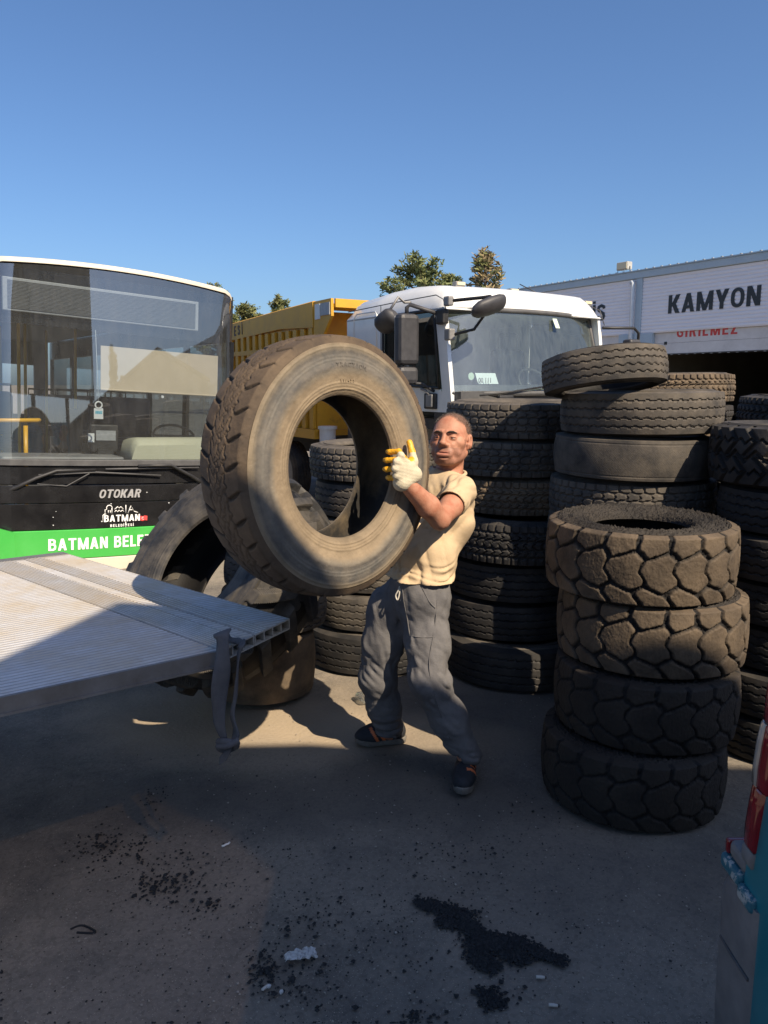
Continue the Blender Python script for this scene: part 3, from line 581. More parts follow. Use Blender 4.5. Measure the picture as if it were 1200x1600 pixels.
# stack seen through the hole of the carried tyre
stack([('rib_wide', .0, -.01, 'bottom tyre of the stack left of the man\'s legs', 'truck_tyre'),
       ('rib', .0, .0, 'dusty tyre second from the ground left of the man\'s legs', 'truck_tyre'),
       ('rib', .01, .02, 'tyre third from the ground behind the carried tyre', 'truck_tyre'),
       ('drive', .02, .04, 'tyre fourth from the ground behind the carried tyre', 'truck_tyre'),
       ('rib', .03, .03, 'grooved tyre low in the hole of the carried tyre', 'truck_tyre'),
       ('drive', .03, .03, 'block tread tyre seen through the hole of the carried tyre', 'truck_tyre')], -.065, 5.0, G)
# pile under and behind the ramp
tyre('bald', (-.73, 4.36, .20), 'fat bald tyre lying on the ground right of the ramp strap', G, (.02, 0, 1), 0, 'implement_tyre')
tyre('rib_small', (-.66, 4.46, .50), 'dark tyre lying on the fat bald tyre behind the ramp corner', G, (.06, -.03, 1), 0)
tyre('rib_small', (-.64, 4.50, .70), 'dark tyre wedged between the bald tyre and the carried tyre', G, (.10, .02, 1), 0)
nT = Vector((-.55, -.55, .62)).normalized()
tyre('tractor', Vector((-1.02, 4.06, .875)) - nT*.21, 'big tractor tyre with worn lugs leaning behind the ramp', None, nT, .5, 'tractor_tyre')
# the tyre being carried
nH = Vector((.72, -.69, .05)).normalized(); HC = Vector((-.128, 2.87, 1.492)) - nH*.1375
hero = tyre('hero', HC, 'large dusty tan truck tyre carried by the man', None, nH, .35)
lm = MB()
def arc_text(mb, txt, r, size, a0, da, zz):
    for i, ch in enumerate(txt):
        a = a0 - da*i
        text_mb(mb, ch, size, (r*math.cos(a), r*math.sin(a), zz), (math.sin(a), -math.cos(a), 0), (math.cos(a), math.sin(a), 0), .0012, .0006, align='CENTER')
hx = hero.rotation_euler.to_matrix().inverted() @ Vector((0,0,1)); up_a = math.atan2(hx.y, hx.x)
arc_text(lm, 'TRACTION', .372, .024, up_a + .10, .052, .1375-.0012)
arc_text(lm, '11/477', .318, .014, up_a + .05, .04, .1275)
lm.build('lettering', M['rub_hero_side'], hero)

# ------------------------------------------------------------------ bus
BO, BR = Vector((-2.596, 7.514, 0)), Euler((0, R(3.54), R(36.67)))
BM = Matrix.Translation(BO) @ BR.to_matrix().to_4x4(); BI = BM.inverted()
def bus_at(u, v, y=0.0):
    o = BI @ Vector((0,0,CAM_H)); d = BI.to_3x3() @ ray(u, v); k = (y-o.y)/d.y; return o + d*k
def fy(x):
    a = abs(x); return -.05 + .09*(a/1.15)**2 + (max(0, a-1.04)/.17)**2*.10
def bus_panel(z0, z1, off, th=.03, x0=-1.20, x1=1.20, n=30, m=0, bev=.006):
    mb = MB(); rings = []
    for i in range(n+1):
        x = x0+(x1-x0)*i/n; y = fy(x)+off
        rings.append([(x, y+th, z0), (x, y+bev, z0), (x, y, z0+bev), (x, y, z1-bev), (x, y+bev, z1), (x, y+th, z1)])
    return mb.loft(rings, m, smooth=False)
def build_bus():
    t = thing('bus', 'green and black city bus with a wide windscreen parked behind the ramp', 'bus', BO, BR)
    bus_panel(-.02, .116, -.03, .06).build('bumper', M['cream'], t)
    bus_panel(.12, .40, -.02).build('green_panel', M['bus_green'], t)
    bus_panel(.404, .652, -.012).build('lower_panel', M['bus_black'], t)
    bus_panel(.658, .822, -.018).build('grille_panel', M['bus_black'], t)
    bus_panel(.828, 1.0, .02).build('wiper_panel', M['bus_black'], t)
    bus_panel(1.004, 1.065, .0, .10).build('scuttle', M['dark_trim'], t)
    MB().prism([(-1.15,.13),(-1.02,.13),(-1.03,.40),(-1.15,.44)], .01, -.045).build('headlight_surround', M['bus_green'], t)
    # windscreen
    mb = MB(); rings = []; zs = [1.05+1.80*i/12 for i in range(13)]
    for z in zs:
        rings.append([(x, fy(x)+.012+(z-1.05)*.045, z - .05*(x/1.15)**2*((z-1.05)/1.7)**3) for x in [-1.21+2.42*i/36 for i in range(37)]])
    mb.loft(rings, closed=False); mb.build('windscreen', M['bus_glass'], t)
    # roof with its pale front edge
    mb = MB(); prof = []
    def top(x): return 2.862 - .055*(x/1.15)**2 - .06*max(0, (abs(x)-1.06)/.16)**2
    xs = [-1.22+2.44*i/32 for i in range(33)]
    ys = [(-.0, 0), (.0, .035), (.05, .05), (.4, .07), (7.9, .07)]
    rings = [[(x, (fy(x)+.085 if i < 3 else 0)+a, top(x)+b) for x in xs] for i, (a, b) in enumerate(ys)]
    mb.loft(rings, closed=False, smooth=True); mb.build('roof', M['cream'], t)
    # sides, rear
    for sx in (-1, 1):
        X = 1.21*sx
        MB().box((X-.03*sx, .22, .10), (X, 7.9, 1.05)).build('side_wall', M['cream'], t)
        MB().box((X-.03*sx, .22, 2.32), (X, 7.9, 2.80)).build('side_header', M['bus_black'], t)
        for y in (.16, 1.35, 2.6, 3.85, 5.1, 6.35, 7.7):
            MB().box((X-.045*sx, y, 1.05), (X-.004*sx, y+.11, 2.32)).build('window_pillar', M['bus_black'], t)
        for a, b in ((.27,1.35),(1.46,2.6),(2.71,3.85),(3.96,5.1),(5.21,6.35),(6.46,7.7)):
            MB().box((X-.024*sx, a, 1.052), (X-.018*sx, b, 2.318)).build('side_window', M['side_glass'], t)
    MB().box((-1.14, 7.86, .1), (1.14, 7.92, 1.3)).box((-1.14, 7.86, 2.2), (1.14, 7.92, 2.7)).box((-1.14,7.86,1.3),(-.9,7.92,2.2)).box((.9,7.86,1.3),(1.14,7.92,2.2)).build('rear_wall', M['bus_inside'], t)
    MB().box((-1.1, .12, .60), (1.1, 7.85, .66)).build('cabin_floor', M['bus_inside'], t)
    MB().box((-1.1, .30, 2.62), (1.1, 7.85, 2.65)).build('ceiling', M['bus_ceiling'], t)
    MB().box((-1.10, .22, 2.30), (1.10, .26, 2.80)).build('display_backing', M['bus_black'], t)
    d = MB().box((-1.06, .17, 2.40), (.80, .215, 2.695), bev=.006).build('destination_display', M['led'], t)
    mb = MB()
    for i in range(21): mb.box((-1.02, .158, 2.425+i*.0120), (.765, .172, 2.4295+i*.0120))
    mb.build('display_louvres', M['led_slat'], d)
    MB().box((-.20, .155, 1.745), (1.02, .160, 2.16)).cyl((-.20,.157,1.74),(1.02,.157,1.74),.009).build('sun_blind', M['blind'], t)
    MB().cyl((.42,.15,1.70),(.42,.164,1.70),.014).build('blind_ring', M['white_sticker'], t)
    # driver's place
    p0, p1 = bus_at(205, 702, .2), bus_at(335, 687, .2)
    mb = MB(); rings = []
    for y, a, zt in ((.13, .0, -.07), (.18, .0, -.01), (.35, .03, .0), (.70, .06, -.03)):
        rings.append([(p0.x+a, y, 1.0), (p0.x+a-.02, y, 1.05), (p0.x+a+.02, y, p1.z+zt-.02), (p0.x+a+.07, y, p1.z+zt), (1.0, y, p1.z+zt+.02), (1.06, y, 1.0)])
    mb.loft(rings); mb.build('driver_dashboard', M['dash_cream'], t)
    mb = MB().box((-1.1, .10, 1.0), (.02, .62, 1.085), bev=.02); mb.build('dashboard_top', M['grey_trim'], t)
    c = bus_at(272, 681, .62)
    mb = MB(); mb.tube([(c.x+.23*math.cos(a), .62+.10*math.sin(a), c.z+.19*math.sin(a)*.6) for a in [2*math.pi*i/28 for i in range(28)]], .014, 8, closed=True)
    mb.tube([(c.x-.22,.62,c.z),(c.x+.22,.62,c.z)], .012); mb.build('steering_wheel', M['black_plastic'], t)
    a, b = bus_at(100, 708, 1.5), bus_at(131, 650, 1.5)
    s = MB().box((a.x, 1.48, a.z), (b.x, 1.62, b.z), bev=.05).box((a.x+.04, 1.50, b.z-.02), (b.x-.04, 1.58, b.z+.08), bev=.03).box((a.x, 1.3, a.z-.12),(b.x,1.65,a.z+.02), bev=.03); s.build('conductor_seat', M['black_plastic'], t)
    a, b = bus_at(141, 706, .5), bus_at(184, 664, .5)
    tm = MB().box((a.x, .48, a.z), (b.x, .60, b.z), bev=.015).box((a.x+.06,.44,1.0),(b.x-.06,.52,a.z+.03)).build('ticket_machine', M['black_plastic'], t)
    MB().box((a.x+.05, .470, a.z+.12), (b.x-.03, .482, b.z-.06)).build('screen', M['led'], tm)
    MB().box((a.x-.03, .462, a.z+.10), (a.x+.03, .478, a.z+.19)).build('ticket_roll', M['white_sticker'], tm)
    # yellow rail
    a, b = bus_at(-30, 657, 1.0), bus_at(63, 657, 1.0); c0 = bus_at(40, 665, 1.0)
    MB().tube([a, b + Vector((-.03,0,0)), b + Vector((0,.05,0)), b+Vector((0,.5,0))], .022, 10).tube([(c0.x, 1.0, c0.z), (c0.x, 1.0, .66)], .022, 10).build('handrail', M['yellow_rail'], t)
    for x, y in ((-.62, 1.7), (-.30, 2.9), (.30, 2.9), (-.30, 4.4), (.30, 4.4)): MB().cyl((x,y,.66),(x,y,2.58),.018).build('grab_pole', M['yellow_rail'], t)
    seat = None
    for y in (2.3, 3.2, 4.1, 5.0, 5.9, 6.8):
        for x in (-.82, .82):
            if seat is None:
                seat = MB().box((-.26,-.02,.52),(.26,.10,1.02), bev=.05).box((-.26,-.45,.36),(.26,.08,.48), bev=.04).tube([(-.24,.04,.9),(-.24,.04,1.1),(.24,.04,1.1),(.24,.04,.9)], .016, 8, 1).cyl((0,-.2,0),(0,-.2,.4),.05, m=1).mesh('passenger_seat', [M['seat_cloth'], M['black_plastic']])
            link('passenger_seat', seat, t, (x, y, .66))
    # hanging tag
    a = bus_at(154, 633, .12)
    mb = MB().tube([(a.x+.032*math.cos(q), .12, a.z+.032*math.sin(q)) for q in [2*math.pi*i/20 for i in range(20)]], .008, 6, closed=True)
    mb.box((a.x-.045,.117,a.z-.135),(a.x+.045,.123,a.z-.03), bev=.003).tube([(a.x,.12,a.z+.03),(a.x-.03,.12,2.3)], .002, 4)
    tg = mb.build('hanging_tag', M['white_sticker'], t)
    MB().box((a.x-.032,.1155,a.z-.085),(a.x+.034,.118,a.z-.055)).build('tag_print', mat('tag_blue', (.03,.28,.42), (.3,.55,.6), scale=60), tg)
    # wipers
    def at(u, v, y=-.075): p = bus_at(u, v, y); return (p.x, y+fy(p.x)+.05, p.z)
    for pts, bl in (([(-14,784),(30,762),(58,748),(90,736),(150,734)], [(62,741),(150,736),(252,741)]), ([(330,762),(300,744),(268,727),(216,728)], [(165,731),(216,730),(313,729)])):
        w = MB().tube([at(*p) for p in pts], [.020,.020,.016,.014,.010][:len(pts)], 8).build('wiper', M['black_plastic'], t)
        MB().tube([at(u, v+2, -.06) for u, v in bl], .009, 6).build('wiper_blade', M['dark_trim'], w)
    MB().tube([at(60,757),(at(105,760)),(at(140,740))], .006, 6).build('washer_hose', M['dark_trim'], t)
    # letters and emblem, bent along the front
    def bent(mb, off):
        mb.v = [(x, y + fy(x) + off, z) for x, y, z in mb.v]; return mb
    bent(sign_mb(MB(), 'OTOKAR', .082, (-.285, 0, .700), ext=.006, sx=1.12, shear=.20, gap=.10), -.026).build('lettering', M['chrome'], t)
    bent(sign_mb(MB(), 'BATMAN BELEDİYESİ', .112, (-.735, 0, .208), ext=.002, sx=1.02, gap=.13), -.0235).build('lettering', M['white_print'], t)
    mb = MB(); sign_mb(mb, 'BATMAN', .066, (-.230, 0, .464), ext=.0015, sx=1.14, gap=.12); sign_mb(mb, 'BELEDİYESİ', .026, (-.170, 0, .412), ext=.0015, sx=1.15, gap=.30)
    def seg(*pts, r=.0045): mb.tube([(x, 0, z) for x, z in pts], r, 4)
    seg((-.22,.545),(-.22,.585),(-.205,.585),(-.205,.60)); seg(*[(-.18+.028*math.cos(a), .595+.032*math.sin(a)) for a in [math.pi*i/8 for i in range(9)]])
    seg((-.155,.60),(-.155,.545)); seg((-.19,.55),(-.19,.575),(-.17,.575),(-.17,.55)); seg((-.13,.56),(-.115,.575),(-.10,.56),(-.085,.575),(-.07,.56),(-.055,.575),(-.04,.56))
    seg((-.13,.585),(-.10,.61),(-.085,.595),(-.07,.61),(-.045,.585)); seg((-.02,.545),(-.02,.625)); seg((.0,.54),(.03,.615),(.06,.56)); seg((.015,.575),(.045,.575)); seg((.06,.56),(.10,.545)); seg((-.02,.46),(-.02,.395), r=.004); seg((-.24,.468),(-.24,.53),(-.22,.545))
    bent(mb, -.0145).build('municipal_emblem', M['white_print'], t)
    mb = MB().prism([(.125,.465),(.15,.458),(.17,.467),(.195,.461),(.197,.508),(.17,.513),(.15,.505),(.125,.512)], .001, -.003)
    fl = bent(mb, -.0135).build('flag_print', M['red_print'], t)
    mb = MB().tube([(.152+.012*math.cos(a), -.0035, .486+.012*math.sin(a)) for a in [math.pi*(.25+1.5*i/10) for i in range(11)]], .0022, 4)
    bent(mb, -.0135).build('crescent', M['white_print'], fl)
    mb = MB()
    for i in range(9):
        x = random.uniform(-.9,.6); z = random.choice((random.uniform(.42,.64), random.uniform(.67,.8))); s_ = random.uniform(.004,.012)
        mb.box((x, fy(x)-.020, z), (x+s_, fy(x)-.0125, z+s_*.8))
    mb.build('paint_chips', M['white_sticker'], t)
    for sx in (-1, 1):
        for y in (1.6, 6.0):
            w = MB().cyl((sx*.82,y,.36),(sx*1.12,y,.36),.46,28).build('wheel', M['rub_dark'], t)
            MB().cyl((sx*1.0,y,.36),(sx*1.13,y,.36),.27,24).build('rim', M['grey_trim'], w)
build_bus()

# ------------------------------------------------------------------ dump truck
TO, TR = Vector((.682, 8.3, 0)), Euler((0, 0, R(32.5)))
TM = Matrix.Translation(TO) @ TR.to_matrix().to_4x4(); TI = TM.inverted()
def truck_at(u, v, y=None, x=None):
    o = TI @ Vector((0,0,CAM_H)); d = TI.to_3x3() @ ray(u, v)
    k = (y-o.y)/d.y if y is not None else (x-o.x)/d.x
    return o + d*k
def build_truck():
    t = thing('dump_truck', 'white cab dump truck with a yellow tipper body parked behind the tyres', 'truck', TO, TR)
    x0, x1, yb = -.03, 2.34, 2.10
    def slab(rings, nm, m, smooth=False): return MB().loft(rings, smooth=smooth).build(nm, m, t)
    # lower cab body below windscreen and doors
    MB().box((x0+.06, -.16, 1.0), (x1-.06, -.10, 1.60), bev=.02).build('front_panel', M['cab_white'], t)
    MB().box((x0+.10, -.24, .42), (x1-.10, .1, .98), bev=.05).build('bumper', M['cab_white'], t)
    MB().prism([(x0+.05,1.61),(x1-.05,1.61),(x1-.05,1.72),(x0+.05,1.72)], -.20, -.05).build('scuttle_panel', M['dark_trim'], t)
    # roof: lofted, domed with raised front shelf
    rings = []
    for y, zt, inset in ((.02,2.615,.0),(.035,2.70,.0),(.09,2.775,.02),(.20,2.825,.02),(.45,2.865,.03),(.8,2.885,.03),(1.3,2.875,.03),(2.0,2.82,.03),(2.10,2.72,.02)):
        r = []
        for i in range(25):
            f = i/24; a = -1+2*f; x = (x0+x1)/2 + a*(x1-x0)/2*(1.0 if abs(a) < 1 else 1)
            e = max(0, abs(a)-.80)/.20; r.append((x, y + .05*a*a*(y < .2), 2.60 + (zt-2.60)*(1-e**2.4) + .03*(1-a*a)*(y > .03)))
        r += [(x1, y, 2.58), (x0, y, 2.58)]
        rings.append(r)
    slab(rings, 'roof', M['cab_white'], True)
    # A pillars and side walls with door openings
    for sx, X in ((-1, x0), (1, x1)):
        w = MB()
        def quad(pts, th=.05):
            n = len(pts); vs = [(X, y, z) for y, z in pts] + [(X-sx*th, y, z) for y, z in pts]
            w.add(vs, [list(range(n)), list(range(n, 2*n))[::-1]] + [(i, (i+1)%n, n+(i+1)%n, n+i) for i in range(n)])
        quad([(-.12,1.50),(.06,1.50),(.06,1.72),(.21,2.60),(.05,2.60)])             # front pillar
        quad([(.06,1.50),(1.25,1.50),(1.25,1.80),(.12,1.745),(.06,1.72)])              # door under the window
        quad([(1.25,1.50),(2.10,1.50),(2.10,2.60),(1.25,2.60)])                       # rear quarter
        w.build('cab_side', M['cab_white'], t)
        MB().box((X-sx*.05, -.02, 1.02),(X, 2.10, 1.06)).box((X-sx*.05,1.22,1.02),(X,2.10,1.5)).box((X-sx*.05,-.1,1.02),(X,.2,1.5)).build('lower_side', M['steel_dark'], t)
        # window seal + glass + seam lines
        win = [(.115,1.755),(1.21,1.805),(1.24,1.85),(1.24,2.53),(1.20,2.58),(.28,2.585),(.215,2.55)]
        mb = MB(); mb.tube([(X+sx*.004, y, z) for y, z in win], .018, 6, closed=True); mb.build('window_seal', M['black_plastic'], t)
        mb = MB(); n = len(win); mb.add([(X-sx*.02, y, z) for y, z in win]+[(X-sx*.026, y, z) for y, z in win], [list(range(n)), list(range(n,2*n))[::-1]]); mb.build('door_window', M['door_glass'], t)
        mb = MB().tube([(X+sx*.001, y, z) for y, z in ((-.02,2.5),(.06,2.68),(.19,2.735),(1.0,2.725),(2.06,2.70))], .006, 5).tube([(X+sx*.001, 1.29, 2.71),(X+sx*.001,1.29,1.5)], .005, 5); mb.build('door_seam', M['dark_trim'], t)
        mb = MB().tube([(X+sx*.002, y, z) for y, z in ((1.38,2.2),(1.38,2.62),(1.42,2.655),(1.85,2.655),(1.92,2.60),(1.94,1.9))], .008, 5); mb.build('pressed_panel_edge', M['cab_white'], t)
        a = MB().box((X, .14, 1.53), (X+sx*.03, .36, 1.70), bev=.012).build('door_handle', M['black_plastic'], t)
        MB().box((X+sx*.02, .19, 1.55), (X+sx*.045, .31, 1.69), bev=.012).build('handle_grip', M['grey_trim'], a)
        g = MB().tube([(X+sx*.02,.42,1.75),(X+sx*.06,.36,1.745),(X+sx*.06,.30,1.735),(X+sx*.03,.26,1.69)], .014, 8); g.build('grab_handle', M['grey_trim'], t)
    MB().box((x0+.05,2.04,1.02),(x1-.05,2.10,2.60)).build('cab_back', M['cab_white'], t)
    # windscreen, its rubber and the dark lower edge
    def ws(f, gz):    # f 0..1 across, gz 0..1 up
        a = -1+2*f; x = (x0+x1)/2 + a*((x1-x0)/2-.07 + .035*(1-gz)); y = -.20+.25*gz + .13*abs(a)**3 - .05*(1-a*a); return (x, y, 1.70+.90*gz - .02*a*a*gz)
    MB().loft([[ws(i/28, j/10) for i in range(29)] for j in range(11)], closed=False).build('windscreen', M['cab_glass'], t)
    mb = MB(); pts = [ws(i/28, 0) for i in range(29)] + [ws(1, j/10) for j in range(1, 11)] + [ws(1-i/28, 1) for i in range(1, 29)] + [ws(0, 1-j/10) for j in range(1, 10)]
    mb.tube(pts, .028, 6, closed=True); mb.build('windscreen_seal', M['dark_trim'], t)
    mb = MB().loft([[(p[0], p[1]+.012, p[2]) for p in [ws(i/28, j) for i in range(29)]] for j in (.01, .05, .10)], closed=False); mb.build('windscreen_border', M['black_plastic'], t)
    MB().loft([[(q[0], q[1]+.02, q[2]) for q in [ws(i/28, j) for i in range(29)]] for j in (.955, .995)], closed=False).build('sun_band', M['black_plastic'], t)
    # stickers behind the glass
    def sticker(u0, v0, u1, v1, m, nm):
        a, b = truck_at(u0, v1, -.05), truck_at(u1, v0, -.05)
        return MB().obox(((a.x+b.x)/2, -.065, (a.z+b.z)/2), ((b.x-a.x)/2,0,0), (0,.002,0), (0,.03,(b.z-a.z)/2), m).build(nm, M['white_sticker'] if nm == 'permit_sticker' else M['sticker_green'], t)
    st = sticker(743, 583, 775, 600, 0, 'permit_sticker')
    a = truck_at(745, 598, -.10); text_mb(MB(), '00 111', .075, (a.x, -.125, a.z), ext=.001, sx=.9, bold=.001).build('lettering', M['stencil'], st)
    sticker(864, 498, 871, 513, 0, 'service_sticker')
    c = truck_at(735, 588, -.06); MB().cyl((c.x,-.075,c.z),(c.x,-.068,c.z),.04,20).build('round_sticker', M['sticker_green'], t)
    # wipers
    for pts in (((750,618),(800,612),(850,604)), ((848,606),(890,600),(940,596))):
        q = [truck_at(u, v, -.28) for u, v in pts]; w = MB().tube(q, .011, 6).build('wiper', M['black_plastic'], t)
        MB().box((q[0].x+.25,-.31,q[0].z-.05),(q[0].x+.45,-.25,q[0].z+.0), bev=.012).build('wiper_motor_cover', M['black_plastic'], w)
    # marker lamps on the roof
    for u, v in ((716, 441), (915, 471), (800, 452), (575, 0)):
        if v: p = truck_at(u, v, .35); mk = MB().box((p.x-.065,.30,p.z-.06),(p.x+.065,.38,p.z+.005), bev=.012).build('marker_lamp', M['grey_trim'], t); MB().box((p.x-.055,.292,p.z-.035),(p.x+.055,.303,p.z-.003)).build('lens', M['lamp_lens'], mk)
    MB().tube([(.55,.5,2.8),(.2+.95,.3,2.83)], .0001, 4).tube([truck_at(855, 466, .3), truck_at(812, 444, .5)], .006, 5).build('aerial', M['black_plastic'], t)
    # mirrors on the near side: tall one, wide-angle one below it, kerb mirrors on arms
    xm = x0-.34
    a, b = truck_at(620, 566, x=xm), truck_at(655, 495, x=xm); yc = .42
    a = truck_at(637, 530, y=.30); cx = a.x
    mr = MB().box((cx-.125,.24,a.z-.27),(cx+.125,.40,a.z+.265), bev=.05).build('mirror', M['mirror_plastic'], t)
    MB().box((cx-.125,.25,a.z-.475),(cx+.125,.39,a.z-.285), bev=.05).build('wide_angle_mirror', M['mirror_plastic'], mr)
    MB().cyl((cx,.32,a.z-.30),(cx,.32,a.z-.25),.03).build('mirror_joint', M['grey_trim'], mr)
    MB().box((cx-.10,.40,a.z-.25),(cx+.10,.404,a.z+.245)).build('mirror_glass', M['chrome'], mr)
    bx = x0-.03
    MB().tube([(cx,.32,a.z+.25),(cx,.32,a.z+.33),(cx+.03,.30,a.z+.36),(bx,.10,2.53)], .022, 8).build('mirror_arm', M['mirror_plastic'], t)
    MB().tube([(cx+.05,.32,a.z-.46),(cx+.2,.3,a.z-.47),(x0,.2,1.72)], .016, 8).build('mirror_arm', M['mirror_plastic'], t)
    MB().box((x0-.06,-.02,2.42),(x0+.02,.12,2.58), bev=.02).build('mirror_bracket', M['black_plastic'], t)
    MB().box((x0-.05,-.10,2.60),(x0+.02,.0,2.70), bev=.015).build('mirror_bracket', M['grey_trim'], t)
    MB().box((x0-.05,-.12,2.25),(x0+.03,-.02,2.37), bev=.015).build('mirror_bracket', M['grey_trim'], t)
    p = truck_at(766, 463, -.42); q = truck_at(762, 479, -.45)
    MB().tube([(x0-.02,-.06,2.65),(x0+.25,-.3,2.68),(p.x,-.42,p.z)], .018, 8).tube([(x0-.01,-.08,2.30),(x0+.17,-.25,2.36),(x0+.34,-.33,2.62),(p.x-.02,-.42,p.z-.02)], .016, 8).tube([(p.x,-.42,p.z),(q.x+.02,-.44,q.z)], .026, 8).build('kerb_mirror_arm', M['black_plastic'], t)
    def cap_shell(c, ax, r, ln, nm):
        ax = Vector(ax).normalized(); e = ax.orthogonal().normalized(); g = ax.cross(e); rings = []
        for f, k in ((0,.25),(.06,.62),(.2,.9),(.5,1.0),(.8,.97),(.94,.8),(1.0,.4)):
            rings.append([Vector(c)+ax*ln*(f-.5)+(e*math.cos(2*math.pi*i/16)*.62+g*math.sin(2*math.pi*i/16))*r*k for i in range(16)])
        return MB().loft(rings).build(nm, M['mirror_plastic'], t)
    cap_shell((q.x, -.46, q.z), (1,.0,.30), .115, .42, 'kerb_mirror')
    k = truck_at(605, 503, x=x0-.30)
    cap_shell((x0-.30, k.y, k.z), (.2,-.8,.45), .13, .30, 'side_kerb_mirror')
    MB().tube([(x0-.30,k.y-.02,k.z+.10),(x0-.22,k.y-.1,k.z+.26),(x0-.05,.72,2.70),(x0,.66,2.70)], .014, 8).build('side_mirror_arm', M['grey_trim'], t)
    # far side mirror
    fx = x1+.30; c = truck_at(985, 543, .0); MB().box((c.x-.07,-.06,c.z-.28),(c.x+.13,.08,c.z+.10), bev=.03).build('far_mirror', M['mirror_plastic'], t)
    MB().tube([(x1,.0,c.z+.22),(c.x+.05,.0,c.z+.24),(c.x+.14,.0,c.z+.18),(c.x+.14,.0,c.z-.2)], .018, 8).build('far_mirror_arm', M['black_plastic'], t)
    # inside of the cab
    MB().box((x0+.08,.02,1.50),(x1-.08,.55,1.70), bev=.05).build('dashboard', M['dash_cream'], t)
    for sx in (.32, 1.50): MB().box((sx,.95,1.45),(sx+.5,1.15,2.25), bev=.08).box((sx,.6,1.4),(sx+.5,1.1,1.55), bev=.05).box((sx+.1,.98,2.2),(sx+.4,1.1,2.45), bev=.05).build('seat', M['dark_trim'], t)
    c = Vector((1.70,.55,1.82)); MB().tube([(c.x+.23*math.cos(a), .50+.10*math.sin(a), c.z+.16*math.sin(a)) for a in [2*math.pi*i/24 for i in range(24)]], .016, 8, closed=True).build('steering_wheel', M['black_plastic'], t)
    MB().box((x0+.06,-.05,1.30),(x1-.06,2.04,1.42)).build('cab_floor', M['steel_dark'], t)
    # chassis and wheels
    for x in (.70, 1.60): MB().box((x-.06,-.1,.72),(x+.06,6.3,.98)).build('chassis_rail', M['steel_dark'], t)
    for y in (.85, 4.0, 5.35):
        for x in (.05, 2.25):
            d = TYRES['rib_wide']
            w = bpy.data.objects.new('wheel', None); col.objects.link(w); w.parent = t; w.location = (x, y, .48); w.rotation_euler = (0, R(90), 0)
            for nm, me in d['parts']: link(nm, me, w)
            MB().cyl((0,0,-.08),(0,0,.10),.285,24).build('rim', M['grey_trim'], w)
        MB().cyl((.05,y,.48),(2.25,y,.48),.07).build('axle', M['steel_dark'], t)
    MB().box((x0-.02,1.45,.45),(x0+.55,2.3,.95), bev=.05).build('fuel_tank', M['grey_trim'], t)
    # tipper body
    ya, yz = 2.95, 6.65; L, Rr = -.08, 2.40; zb, zt = 1.08, 2.80
    B = MB().box((L+.05,ya,zb),(Rr-.05,yz,zb+.08)).build('tipper_floor', M['tipper_yellow'], t)
    MB().box((L+.05,ya,zb+.085),(Rr-.05,ya+.06,zt-.02)).build('headboard', M['tipper_yellow'], t)
    for X, s in ((L,1),(Rr,-1)):
        MB().box((X+s*.05,ya+.065,zb+.085),(X+s*.09,yz,zt-.02)).build('side_board', M['tipper_yellow'], t)
        rings = []
        for y, z0, z1 in ((2.44,2.69,2.905),(2.95,2.56,2.90),(4.0,2.60,2.865),(6.65,2.50,2.765)):
            rings.append([(X,y,z0),(X+s*.10,y,z0),(X+s*.10,y,z1),(X+s*.08,y,z1+.012),(X+s*.015,y,z1+.012),(X,y,z1)])
        rr = MB().loft(rings[1:], smooth=False).build('top_rail', M['tipper_yellow'], t)
        poly = [(2.445,2.905),(2.945,2.90),(2.945,2.10),(2.70,2.42),(2.445,2.68)]
        mb = MB(); n = len(poly); mb.add([(X+s*.01,y,z) for y, z in poly]+[(X+s*.05,y,z) for y, z in poly], [list(range(n)), list(range(n,2*n))[::-1]]+[(i,(i+1)%n,n+(i+1)%n,n+i) for i in range(n)]); mb.build('side_gusset', M['tipper_yellow'], t)
        for i in range(15):
            y = 2.98 + i*.245
            MB().box((X+s*.002,y,zb+.10),(X+s*.048,y+.115,2.56),bev=.006).build('side_rib', M['tipper_yellow'], t)
        MB().box((X,ya,zb-.04),(X+s*.09,yz,zb+.095)).box((X+s*.0,3.9,2.26),(X+s*.045,6.6,2.33)).build('lower_rail', M['tipper_yellow'], t)
    MB().box((L+.055,2.44,2.80),(Rr-.055,2.94,2.84)).box((L+.055,2.40,2.79),(Rr-.055,2.438,2.90)).build('cab_guard', M['tipper_yellow'], t)
    MB().box((L+.05,yz,zb),(Rr-.05,yz+.06,2.7)).build('tailgate', M['tipper_yellow'], t)
    for y0, y1, z0, z1, m in ((2.74,2.88,2.66,2.86,'white_sticker'),(2.47,2.725,2.70,2.86,'grey_sticker')):
        MB().box((L-.004,y0,z0),(L+.012,y1,z1)).build('reflective_plate', M[m], t)
    mb = sign_mb(MB(), 'BELEDİYESİ', .155, (L-.0035, 7.05, 2.585), ax=(0,-1,.035), up=(0,0,1), ext=.002, sx=1.15, gap=.42) if False else sign_mb(MB(), 'LEDİYESİ', .160, (L-.0035, 6.58, 2.560), ax=(0,-1,.036), up=(0,0,1), ext=.002, sx=1.02, gap=.46); mb.build('lettering', M['stencil'], t)
    w = MB().box((L-.01,4.6,1.35),(L+.03,5.0,1.75),bev=.02).build('side_locker', M['grey_sticker'], t)
    # white canister on the chassis seen through the tyre hole
    p = truck_at(512, 682, y=2.62); MB().cyl((p.x,2.62,p.z-.17),(p.x,2.62,p.z+.10),.11,20).cyl((p.x,2.62,p.z+.10),(p.x,2.62,p.z+.14),.13,20).box((p.x-.2,2.5,p.z-.22),(p.x+.2,2.78,p.z-.17)).box((p.x-.03,2.6,.95),(p.x+.03,2.66,p.z-.21)).build('water_canister', M['white_sticker'], t)
build_truck()

